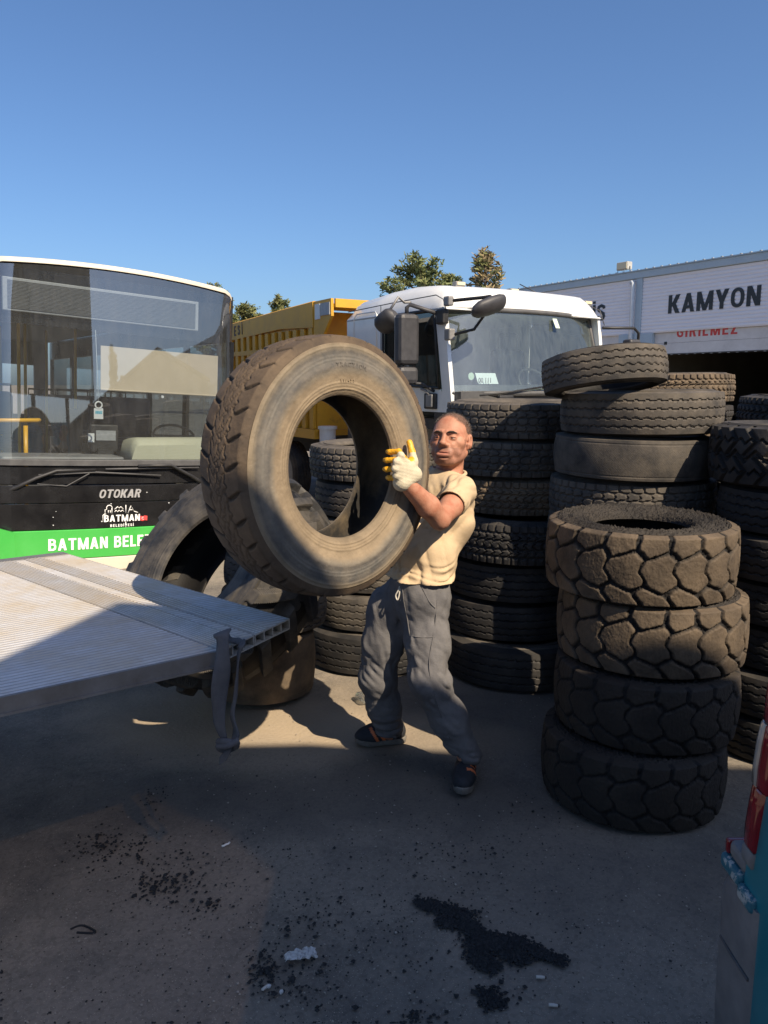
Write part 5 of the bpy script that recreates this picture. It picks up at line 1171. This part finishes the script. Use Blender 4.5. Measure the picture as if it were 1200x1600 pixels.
class SDF:
    def __init__(s, lo, hi, h, fine=None):
        """fine = (lo, hi, h): box with a finer grid"""
        s.ax = []
        for d in range(3):
            if fine is None: a = np.arange(lo[d], hi[d]+h, h)
            else:
                f0, f1 = max(lo[d], fine[0][d]), min(hi[d], fine[1][d])
                a = np.concatenate([np.arange(lo[d], f0-h*.5, h), np.arange(f0, f1, fine[2]), np.arange(f1, hi[d]+h, h)])
            s.ax.append(a)
        s.F = np.full([len(a) for a in s.ax], .05, np.float32)
    def sub(s, lo, hi):
        sl = tuple(slice(max(0, np.searchsorted(a, lo[d])-1), min(len(a), np.searchsorted(a, hi[d])+1)) for d, a in enumerate(s.ax))
        g = np.meshgrid(*[a[q] for a, q in zip(s.ax, sl)], indexing='ij'); return sl, np.stack(g, -1)
    def comb(s, sl, d, k, op):
        F = s.F[sl]
        if op == 'add':
            if k > 0: hh = np.clip(.5+.5*(F-d)/k, 0, 1); r = F*(1-hh)+d*hh - k*hh*(1-hh)
            else: r = np.minimum(F, d)
        else:
            d = -d
            if k > 0: hh = np.clip(.5-.5*(F-d)/k, 0, 1); r = F*(1-hh)+d*hh + k*hh*(1-hh)
            else: r = np.maximum(F, d)
        s.F[sl] = np.clip(r, -.06, .06)
    def ell(s, c, r, B=None, k=.02, op='add'):
        c = np.array(c, float); r = np.array(r, float); B = np.eye(3) if B is None else B; m = r.max()+k+.012
        sl, P = s.sub(c-m, c+m)
        if 0 in P.shape: return s
        q = (P-c) @ B; k0 = np.linalg.norm(q/r, axis=-1); k1 = np.linalg.norm(q/r**2, axis=-1)+1e-6
        s.comb(sl, k0*(k0-1)/k1, k, op); return s
    def cap(s, a, b, ra, rb=None, k=.02, op='add', fold=None):
        a, b = np.array(a, float), np.array(b, float); rb = ra if rb is None else rb; m = max(ra, rb)+k+.015
        sl, P = s.sub(np.minimum(a,b)-m, np.maximum(a,b)+m)
        if 0 in P.shape: return s
        ab = b-a; t = np.clip(((P-a)@ab)/(ab@ab+1e-9), 0, 1); d = np.linalg.norm(P-a-t[...,None]*ab, axis=-1)-(ra+(rb-ra)*t)
        s.comb(sl, d, k, op); return s
    def chain(s, pts, rs, k=.02, op='add'):
        for i in range(len(pts)-1): s.cap(pts[i], pts[i+1], rs[i], rs[i+1], k, op)
        return s
    def cutplane(s, p, n, lo=None, hi=None):
        """removes what lies on the side n points to"""
        p, n = np.array(p, float), np.array(n, float); n = n/np.linalg.norm(n)
        lo = [a[0] for a in s.ax] if lo is None else lo; hi = [a[-1] for a in s.ax] if hi is None else hi
        sl, P = s.sub(lo, hi); s.F[sl] = np.maximum(s.F[sl], (P-p)@n); return s
    def warp(s, fn):
        sl, P = s.sub([a[0] for a in s.ax], [a[-1] for a in s.ax]); m = np.abs(s.F) < .045
        s.F[m] = s.F[m] + fn(P[m]); return s
    def mesh(s, name, mats, mi=None, smooth_it=1):
        V, Q = surfnet(s.F, *s.ax)
        # light relax, keeps the form and takes the grid steps off
        for _ in range(smooth_it):
            acc = np.zeros_like(V); n = np.zeros(len(V))
            for i in range(4):
                a, b = Q[:,i], Q[:,(i+1)%4]; np.add.at(acc, a, V[b]); np.add.at(acc, b, V[a]); np.add.at(n, a, 1); np.add.at(n, b, 1)
            V = V*.5 + .5*acc/np.maximum(n,1)[:,None]
        idx = mi(V[Q].mean(1)) if mi is not None else None
        return npmesh(name, V, Q, mats, idx)
def basis(l, f):
    l = np.array(l, float); f = np.array(f, float); l /= np.linalg.norm(l); f = f - l*(f@l); f /= np.linalg.norm(f); u = np.cross(l, -f); u = np.cross(f, -l) if u[2] < 0 else u
    return np.stack([l, f, u/np.linalg.norm(u)], 1)
A_ = lambda u, v, Y: np.array(PY(u, v, Y))
_N = np.random.default_rng(5).random((48,48,48)).astype(np.float32)
def noise3(p):
    q = np.mod(p, 48); i = np.floor(q).astype(int); f = q-i; f = f*f*(3-2*f); i %= 48; j = (i+1) % 48; r = 0
    for a in (0,1):
        for b in (0,1):
            for c in (0,1):
                r = r + _N[(j if a else i)[:,0], (j if b else i)[:,1], (j if c else i)[:,2]]*(f[:,0] if a else 1-f[:,0])*(f[:,1] if b else 1-f[:,1])*(f[:,2] if c else 1-f[:,2])
    return r*2-1
def ridge(p): n = noise3(p); return 1-2*np.abs(n)**.8 if False else .55-np.abs(n)*2.0
def build_man():
    root = thing('person', 'man in sand T-shirt and grey trousers leaning back under the carried tyre', 'person', (0,0,0))
    # landmarks
    HB = basis((.93,-.37,0), (-.37,-.93,.15)); Hc = A_(704, 687, 3.53)
    hd = lambda x, y, z: Hc + HB @ (np.array([x*1.05, y, z])*1.04)
    TB = basis((.76,-.65,0), (-.65,-.76,0))
    chest = A_(688, 800, 3.53); belly = A_(664, 868, 3.46); pelvis = A_(653, 925, 3.44)
    shL, shR = A_(721, 766, 3.41), A_(652, 768, 3.66)
    neck0 = A_(700, 745, 3.54); neck1 = hd(0, -.03, -.07)
    elL = A_(687, 812, 3.17); wrL = A_(631, 752, 3.025)
    elR = np.array((.06, 3.60, 1.10)); wrR = np.array((-.06, 3.36, 1.08))
    hipL, knL, anL = A_(664, 942, 3.43), A_(669, 1062, 3.32), A_(730, 1184, 3.31)
    hipR, knR, anR = A_(608, 948, 3.52), A_(590, 1058, 3.53), A_(608, 1142, 3.61)
    heelL, toeL, heelR, toeR = np.array((.395,3.405,0)), np.array((.345,3.140,0)), np.array(PZ(634,1157,0)), np.array(PZ(556,1163,0))
    # ---- body: one continuous surface
    b = SDF((-.32,2.95,-.02), (.52,3.85,1.74), .0080, (hd(0,0,0)-np.array((.13,.14,.145)), hd(0,0,0)+np.array((.12,.13,.14)), .0025))
    E = lambda c, r, k=.02, op='add': b.ell(hd(*c), np.array(r)*np.array((1.05,1,1))*1.04, HB, k, op)
    C = lambda p, q, ra, rb=None, k=.01, op='add': b.cap(hd(*p), hd(*q), ra, rb, k, op)
    b.ell(chest, (.150,.105,.20), TB, .03); b.ell(belly, (.135,.10,.16), TB, .05); b.ell(pelvis, (.14,.10,.11), TB, .05)
    b.cap(neck0 + np.array((0,.0,-.03)), neck1, .066, .058, .03)
    b.cap(A_(688,752,3.58), shL, .05, .045, .03); b.cap(A_(688,752,3.58), shR, .05, .045, .03)
    b.chain([shL, shL*.45+elL*.55+np.array((.004,0,-.004)), elL], [.050,.049,.040], .02)
    b.chain([elL, elL*.66+wrL*.34+np.array((0,-.004,.004)), wrL], [.042,.047,.030], .02)
    b.cap(wrL, wrL+np.array((-.012,.0,.015)), .025, .020, .01)
    b.chain([shR, elR, wrR], [.05,.042,.030], .02); b.ell(wrR+np.array((-.03,-.04,.0)), (.04,.05,.03), None, .02)
    b.chain([hipL, knL, anL], [.075,.055,.040], .03); b.chain([hipR, knR, anR], [.075,.055,.040], .03)
    for an_, hl, to in ((anL, heelL, toeL), (anR, heelR, toeR)):
        z6 = np.array((0,0,.062)); b.chain([an_, hl+(to-hl)*.22+z6, hl+(to-hl)*.70+z6*.72], [.036,.032,.026], .02)
    # head
    E((0,-.018,.030), (.077,.098,.088)); E((0,.030,-.020), (.069,.064,.088), .03); E((0,.020,-.070), (.064,.062,.042), .025); E((0,.070,-.098), (.026,.022,.020), .022)
    for s in (-1, 1):
        E((.050*s,.052,-.018), (.022,.026,.020), .02); C((.058*s,-.005,-.055), (.030*s,.060,-.095), .020, .018, .018)
        C((.010*s,.094,.026), (.046*s,.074,.024), .0070, .0065, .014)          # brow ridge
        E((.032*s,.103,.003), (.018,.016,.012), .010, 'sub')                    # eye socket
        E((.033*s,.0785,.002), (.0165,.0155,.0135), .004); C((.020*s,.0965,.0005), (.045*s,.0865,-.0005), .0034, .0028, .0015, 'sub')    # lids with a narrow slit
        C((.030*s,.082,-.030), (.050*s,.062,-.060), .012, .012, .016)          # cheek
        E((.0145*s,.1025,-.030), (.0095,.012,.0085), .006)                      # nostril wings
        E((.082*s,-.012,-.006), (.009,.022,.033), .006); E((.089*s,-.004,-.004), (.007,.012,.020), .005, 'sub'); C((.078*s,.006,-.022), (.076*s,.004,-.036), .008, .007, .008)
    C((0,.094,.016), (0,.112,-.022), .0095, .0125, .010); E((0,.117,-.024), (.0145,.012,.0115), .006)
    E((0,.093,-.066), (.036,.013,.026), .022)                                     # muzzle
    C((-.024,.0945,-.0585), (.024,.0945,-.0585), .0042, None, .008); C((-.020,.0945,-.0725), (.020,.0945,-.0725), .0045, None, .008)
    C((-.026,.1045,-.0640), (.026,.1045,-.0668), .0034, None, .002, 'sub')
    E((0,.0985,-.085), (.022,.006,.003), .008, 'sub')
    for z, w in ((.056,.034), (.066,.030)): C((-w,.093-(z-.05)*.35,z), (w,.090-(z-.05)*.35,z), .0022, None, .004, 'sub')   # forehead lines
    inv = HB.T
    def skin_ids(c):
        q = ((c-Hc) @ HB)/1.04; x, y, z = q[:,0], q[:,1], q[:,2]; i = np.zeros(len(c), int); head = np.abs(q).max(1) < .16
        st = head & (z < -.040) & (z > -.125) & (y > .015 - .25*(z+.04)) & (np.abs(x) < .07); st |= head & (np.abs(x) > .048) & (z < .0) & (z > -.09) & (y < .045) & (y > .012); i[st] = 1
        i[head & (np.abs(z+.0655) < .0095) & (np.abs(x) < .024) & (y > .092)] = 2; return i
    body = link('body', b.mesh('body', [M['skin'], M['stubble'], M['lip']], skin_ids), root)
    # short cropped hair
    hs = SDF(Hc-.15, Hc+.15, .0040); hs.ell(hd(0,-.018,.030), np.array((.0785*1.05,.0995,.0895))*1.04, HB, 0); hs.cap(hd(.0,-.05,-.05), hd(0,-.052,-.02), .062, .066, .02)
    sl, P = hs.sub(Hc-.2, Hc+.2); q = ((P-Hc) @ HB)/1.04; X, Yq, Z = q[...,0], q[...,1], q[...,2]
    line = np.where(Yq > .022, .060+.75*(Yq-.022)+.012*np.cos(X*60), np.where(np.abs(X) > .052, -.004+.9*np.minimum(0, Yq+.02), .03))+.003*np.sin(X*310+Yq*200); hs.F[sl] = np.maximum(hs.F[sl], (line-Z)*.7)
    dens = lambda c: None
    hs.warp(lambda p: .0022*np.sin(p[:,0]*420+3*np.sin(p[:,2]*300))*np.sin(p[:,1]*390+p[:,2]*350)); ho = link('hair', hs.mesh('hair', M['hair'], None, 1), root)
    hv = np.array([v.co[:] for v in ho.data.vertices]); q = ((hv-Hc) @ HB)/1.04; X, Yq, Z = q[:,0], q[:,1], q[:,2]
    line = np.where(Yq > .022, .060+.75*(Yq-.022)+.012*np.cos(X*60), np.where(np.abs(X) > .052, -.004+.9*np.minimum(0, Yq+.02), .03))
    da = ho.data.attributes.new('hair_amount', 'FLOAT', 'POINT'); da.data.foreach_set('value', (np.clip((Z-line)/.030, 0, 1)*np.where(Z > .085, .80, 1)).astype(np.float32))
    amt = np.clip((Z-line)/.022, 0, 1)*np.where(Z > .085, .70, 1); tri_ = np.array([list(q_.vertices)[:3] for q_ in ho.data.polygons]); nrm = np.array([q_.normal[:] for q_ in ho.data.polygons])
    pk = rng.choice(len(tri_), 9000, p=None); V = []; F = []; mi = []
    for k in pk:
        a_ = amt[tri_[k][0]]
        if rng.random() > a_ or (nrm[k] @ (hv[tri_[k][0]]-Hc)) < 0: continue
        p0 = hv[tri_[k]].mean(0) + rng.normal(0, .001, 3); dn_ = nrm[k] + rng.normal(0, .45, 3) + HB @ np.array((0,.25,-.25)); dn_ /= np.linalg.norm(dn_); e_ = np.cross(dn_, rng.normal(0,1,3)); e_ /= np.linalg.norm(e_)
        ln_ = rng.uniform(.004,.0085); o_ = len(V); V += [p0-e_*.00035-dn_*.001, p0+e_*.00035-dn_*.001, p0+dn_*ln_+e_*.00012, p0+dn_*ln_-e_*.00012]; F.append((o_,o_+1,o_+2,o_+3)); mi.append(0 if rng.random() < .68 else 1)
    so = link('hair_strands', npmesh('hair_strands', V, F, [mat('hair_dark', (.035,.026,.021), (.07,.052,.042), rough=.6, scale=90), mat('hair_grey', (.24,.21,.185), (.16,.135,.115), rough=.6, scale=90)], mi, smooth=False), ho); so['kind'] = 'stuff'
    for s in (-1, 1):
        MB().tube([hd(.014*s,.1030,.0225), hd(.024*s,.1005,.0265), hd(.036*s,.0925,.0275), hd(.049*s,.079,.0225)], [.0030,.0045,.0042,.0022], 8).build('eyebrow', M['brow'], root)
        bm = bmesh.new(); bmesh.ops.create_uvsphere(bm, u_segments=16, v_segments=10, radius=.0118); e = MB().bm(bm, 0, True, Matrix.Translation(hd(.033*s,.0800,.0010))).build('eye', M['eye'], root)
        bm = bmesh.new(); bmesh.ops.create_uvsphere(bm, u_segments=12, v_segments=8, radius=.0066); MB().bm(bm, 0, True, Matrix.Translation(hd(.0315*s,.0862,.0008))).build('iris', M['iris'], e)
    # ---- T-shirt
    s = SDF((-.22,3.15,.84), (.52,3.85,1.52), .0050)
    s.ell(chest + np.array((0,0,.0)), (.172,.128,.215), TB, .03); s.ell(belly, (.160,.128,.175), TB, .06); s.ell(pelvis+np.array((0,0,.030)), (.174,.142,.12), TB, .04)
    s.cap(A_(690,755,3.57), shL, .055, .058, .05); s.cap(A_(690,755,3.57), shR, .055, .058, .05); s.cap(A_(698,754,3.55), A_(698,764,3.55), .072, .10, .04)
    slv = shL*.50+elL*.50; s.chain([shL, slv], [.062,.0655], .03); s.chain([shR, shR*.5+elR*.5], [.064,.066], .03)
    ax = (elL-shL)/np.linalg.norm(elL-shL)
    def folds(p):
        q = (p-chest) @ TB; l, f, z = q[:,0], q[:,1], q[:,2]
        lo = np.clip((-.15-z)/.12, 0, 1); wz = z + .05*noise3(q*6+3)
        w = .0085*lo*ridge(np.stack([l*7, f*7, wz*42], -1)+5)                                   # bunched above the hem
        dg = np.stack([(l*.75-z*.66)*26, f*9, (l*.66+z*.75)*6], -1)
        w = w + .0105*np.clip(1-np.abs(z-.02)/.24, .15, 1)*ridge(dg+noise3(q*5)[:,None]*.8)                # pulls from the arm pit
        vv = ridge(np.stack([l*30+z*9, f*14, z*5], -1)+11+.5*noise3(q*6+1)[:,None])
        return w + .0030*noise3(q*17+9) + .0075*np.clip((f-.02)/.08, 0, 1)*vv
    def masked(p):
        d = (p-slv)@ax; dd = np.linalg.norm(p-slv, axis=1); edge = np.where((np.abs(d) < .04) & (dd < .13), np.clip(np.abs(d)/.04, 0, 1), 1)
        return folds(p)*edge
    s.warp(masked)
    s.cutplane(slv, ax, slv-np.array((.12,.12,.12)), slv+np.array((.12,.12,.10)))
    s.cap(slv-ax*.022, slv+ax*.05, .0575, .0590, .0, 'sub')
    s.cap(neck0+np.array((0,0,-.02)), neck1+np.array((0,0,.05)), .073, .070, .008, 'sub')
    hem = A_(655, 907, 3.38); s.cutplane(hem, (-.03,.02,-1)); s.ell(pelvis+np.array((0,0,.02)), (.153,.117,.11), TB, 0, 'sub')
    shirt = link('shirt', s.mesh('shirt', M['shirt'], None, 1), root)
    MB().tube([neck1*0 + (neck0+np.array((0,0,.010))*1.0) + TB @ np.array((.081*math.cos(a), .079*math.sin(a), .012*math.sin(a)*-1)) for a in [2*math.pi*i/36 for i in range(36)]], .0085, 8, closed=True).build('collar', M['shirt'], shirt)
    # ---- trousers
    p = SDF((-.22,3.02,.02), (.50,3.85,1.00), .0054)
    p.ell(pelvis, (.154,.120,.125), TB, .03); p.cap(pelvis+np.array((0,0,.05)), pelvis+np.array((0,0,.02)), .13, .13, .02)
    p.chain([hipL, hipL*.5+knL*.5+np.array((.006,0,0)), knL, knL*.5+anL*.5+np.array((.004,.012,0)), anL+np.array((0,0,.015))], [.106,.089,.076,.069,.064], .07)
    p.chain([hipR, hipR*.5+knR*.5, knR, knR*.5+anR*.5, anR+np.array((0,0,.012))], [.102,.091,.079,.073,.069], .06)
    def pf(q):
        z = q[:,2]; wL = np.linalg.norm(q[:,:2]-anL[:2], axis=1); wR = np.linalg.norm(q[:,:2]-anR[:2], axis=1); near = np.where(wL < wR, anL[2], anR[2])
        lo = np.clip(1-(z-near)/.26, 0, 1)**1.4; a = np.sin(z*95 + 2.6*np.sin(q[:,0]*26+q[:,1]*15) + 1.5*np.sin(q[:,1]*44))
        kn = np.exp(-((z-.46)/.10)**2); d = np.sin(q[:,0]*48 - z*46 + 1.6*np.sin(z*20+q[:,1]*13)); c = np.exp(-((z-.74)/.10)**2)*np.sin(q[:,0]*66+z*34*np.sign(q[:,0]-.1)+q[:,1]*20)
        up = np.clip((z-.42)/.12, 0, 1); wq = .35*noise3(q*7+2)[:,None]
        v = ridge(np.stack([q[:,0]*30+z*5, q[:,1]*30, z*4.5], -1)+wq); hz = ridge(np.stack([q[:,0]*11, q[:,1]*11, z*40], -1)+wq*2+7)
        dg = ridge(np.stack([(q[:,0]*.7+z*.7)*30, q[:,1]*16, (z*.7-q[:,0]*.7)*9], -1)+wq+13)
        kn = np.exp(-((z-.50)/.09)**2)
        return .0038*up*v + .0075*lo*hz + (.0030+.0040*kn)*(1-lo)*dg + .0016*noise3(q*40) + .0022*noise3(q*13+4)
    p.warp(pf); p.cutplane((0,0,hem[2]+.010), (0,0,1))
    for kn_, an_, r_ in ((knL, anL, .058), (knR, anR, .064)):
        d = an_-kn_; d = d/np.linalg.norm(d); d = d*.75+np.array((0,0,-1))*.25; q = an_ + np.array((0,0,-.030)); p.cutplane(q, d, q-.16, q+np.array((.16,.16,.10))); p.cap(q-d*.05, q+d*.05, r_, r_, 0, 'sub')
    tr = link('trousers', p.mesh('trousers', M['trousers'], None, 1), root)
    from mathutils.bvhtree import BVHTree
    tm = tr.data; bv = BVHTree.FromPolygons([v.co for v in tm.vertices], [list(q.vertices) for q in tm.polygons])
    def on(u, v): h_ = bv.ray_cast(Vector((0,0,CAM_H)), ray(u, v).normalized()); return h_[0]
    for ps in ([(682,912),(683,940),(680,975),(675,1005),(671,1030),(672,1055),(679,1085),(690,1120),(704,1155)], [(657,912),(663,925),(671,940),(680,950)], [(637,992),(650,995),(664,996),(679,995)], [(628,912),(631,940),(636,965),(640,992)]):
        q = [on(*w) for w in ps]; q = [w for w in q if w is not None]
        if len(q) > 2: MB().tube(spline(q, 4), .0032, 5).build('seam', M['trousers'], tr)
    dc = A_(606, 908, 3.30); dc = pelvis + TB @ np.array((-.012,.128,.045))
    MB().tube(spline([dc+np.array(o) for o in ((.008,0,.012),(.0,-.008,-.01),(-.012,-.006,-.035),(-.004,-.008,-.055),(.004,-.008,-.03),(.006,-.006,.0),(.014,-.008,-.03),(.010,-.006,-.06))]), .0035, 6).build('drawstring', M['cord'], tr)
    # ---- gloves: left one in view, fingers hooked over the bead
    g = SDF(wrL-np.array((.13,.10,.10)), wrL+np.array((.09,.17,.16)), .0030)
    nF = np.array(nH); hA = np.array((.69,.72,.0)); uZ = np.array((0,0,1.0))
    def hp(u, v, off=0.0):                       # point on the tyre face plane under a picture position, lifted by off
        o = np.array((0,0,CAM_H)); r = np.array(ray(u, v)); P0 = np.array(HC)+nF*.1375; k = (P0-o)@nF/(r@nF); return o + r*k + nF*off
    cuff = wrL; palm = hp(622, 731, .040); k0 = [hp(611,711,.052), hp(605,721,.050), hp(604,732,.046), hp(607,743,.042)]
    g.cap(cuff, hp(632,742,.052), .033, .030, .012); g.cap(cuff + (cuff-hp(632,742,.052))*.22, cuff, .0355, .035, .003)
    for q in k0: g.cap(hp(632,740,.050), q, .023, .0145, .016)
    g.cap(palm, hp(630,722,.045), .023, .018, .02)
    tips = []
    for q, (du, dv), ln in zip(k0, ((-13,-6), (-10,-3), (-9,0), (-8,3)), (1.0, 1.05, 1.0, .85)):
        u0, v0 = proj2(q); m = hp(u0+du*ln, v0+dv*ln, .034); m2 = hp(u0+(du-3)*ln, v0+(dv+1)*ln, -.004); e = m2 - nF*.022 + hA*.012
        g.cap(q, m, .0128, .0118, .006); g.cap(m, m2, .0118, .0108, .004); g.cap(m2, e, .0108, .0098, .004); tips.append((q, m, m2, e))
    t0, t1, t2 = hp(632,721,.050), hp(634,706,.034), hp(634.5,691,.018); g.cap(t0, t1, .019, .0145, .012); g.cap(t1, t2, .0140, .0120, .004)
    g.warp(lambda q: .0008*np.sin(q[:,0]*300+q[:,2]*200)*np.sin(q[:,1]*260-q[:,2]*240))
    def gid(c):
        i = np.zeros(len(c), int)
        for q, m, m2, e in tips:
            for a, bb, s0 in ((q, m, .22), (m, m2, 0), (m2, e, 0)):
                d = bb-a; t = ((c-a)@d)/(d@d); dist = np.linalg.norm(c-a-np.clip(t,0,1)[:,None]*d, axis=1); i[(dist < .0145) & (t > s0)] = 1
        d = t2-t0; t = ((c-t0)@d)/(d@d); i[(t > .42) & (np.linalg.norm(c-t0-np.clip(t,0,1)[:,None]*d, axis=1) < .02)] = 1
        d = k0[0]-t0; t = ((c-t0)@d)/(d@d); i[(t > .15) & (t < .9) & (np.linalg.norm(c-t0-np.clip(t,0,1)[:,None]*d, axis=1) < .016) & (c[:,2] > t0[2]+.004)] = 1
        return i
    gl = link('glove', g.mesh('glove', [M['glove_white'], M['glove_yellow']], gid), root)
    g = SDF(wrR-np.array((.13,.14,.10)), wrR+np.array((.08,.08,.14)), .0045); g.cap(wrR+np.array((.02,.03,0)), wrR+np.array((-.02,-.03,0)), .042, .038, .01)
    for i in range(4):
        q = wrR+np.array((-.03-.012*i,-.03-.004*i,.035-.022*i)); e = q+np.array((-.045,-.03,.0)); g.cap(wrR+np.array((-.02,-.02,0)), q, .024, .013, .012); g.cap(q, e, .0125, .011, .004)
    g.cap(wrR, wrR+np.array((-.02,-.02,.06)), .018, .013, .01); link('glove', g.mesh('glove', [M['glove_white']]), root)
    # ---- shoes
    def shoe(heel, toe, side, nm='shoe'):
        heel, toe = np.array(heel), np.array(toe); f = toe-heel; ln = np.linalg.norm(f); f /= ln; l = np.array((-f[1], f[0], 0))*-1; B = np.stack([l, f, np.array((0,0,1.0))], 1)
        W = lambda x, y, z: heel + B @ np.array((x, y, z))
        h = SDF(np.minimum(heel,toe)-.09, np.maximum(heel,toe)+np.array((.09,.09,.16)), .0048)
        h.chain([W(0,.045,.055), W(0,.10,.055), W(.002,.17,.050), W(.004,ln-.050,.044)], [.042,.044,.050,.042], .02); h.cap(W(0,.05,.06), W(0,.055,.115), .042, .040, .02)
        h.ell(W(.0,.18,.045), (.048,.085,.035), B, .015)
        h.cutplane(W(0,0,.026), (0,0,-1)); h.cutplane(W(0,.05,.125), B@np.array((0,.25,1))); h.cap(W(0,.05,.10), W(0,.052,.16), .034, .036, 0, 'sub')
        def sid(c):
            q = (c-heel) @ B; i = np.zeros(len(c), int)
            for y0 in (.085, .118, .151):
                i[(np.abs(q[:,1]-y0-.55*(q[:,2]-.03)) < .0085) & (q[:,2] > .024) & (q[:,2] < .095) & (q[:,0]*side > .012)] = 1
            return i
        o = link(nm, h.mesh('shoe', [M['shoe_black'], M['shoe_orange']], sid), root)
        pr = [(.0,-.002),(.024,.006),(.036,.03),(.037,.08),(.036,.12),(.043,.17),(.046,.20),(.040,ln-.035),(.024,ln-.006),(0,ln+.004)]
        out = [(x,y) for x,y in pr] + [(-x,y) for x,y in pr[::-1][1:-1]]; rings = []
        for z, sc_ in ((.0,.94),(.004,1.0),(.020,1.04),(.030,1.02),(.033,.95)):
            rings.append([W(x*sc_, .13+(y-.13)*(1+(sc_-1)*.4), z + (.010*max(0,(y-ln+.07)/.07))) for x, y in out])
        MB().loft(rings, smooth=False).build('sole', M['shoe_sole'], o)
        lc = MB()
        for k in range(4):
            y = .115+.020*k; zt = .098-.011*k; lc.tube([W(-.026,y,zt-.012), W(0,y+.004,zt+.001), W(.026,y,zt-.012)], .0028, 6)
        lc.build('laces', M['shoe_black'], o)
    shoe(heelL, toeL, -1); shoe(heelR, toeR, -1)
def proj2(p):
    x, y, z = p; z -= CAM_H; d = y*math.cos(PITCH)-z*math.sin(PITCH); return 600+FPX*x/d, 800-FPX*(y*math.sin(PITCH)+z*math.cos(PITCH))/d
build_man()
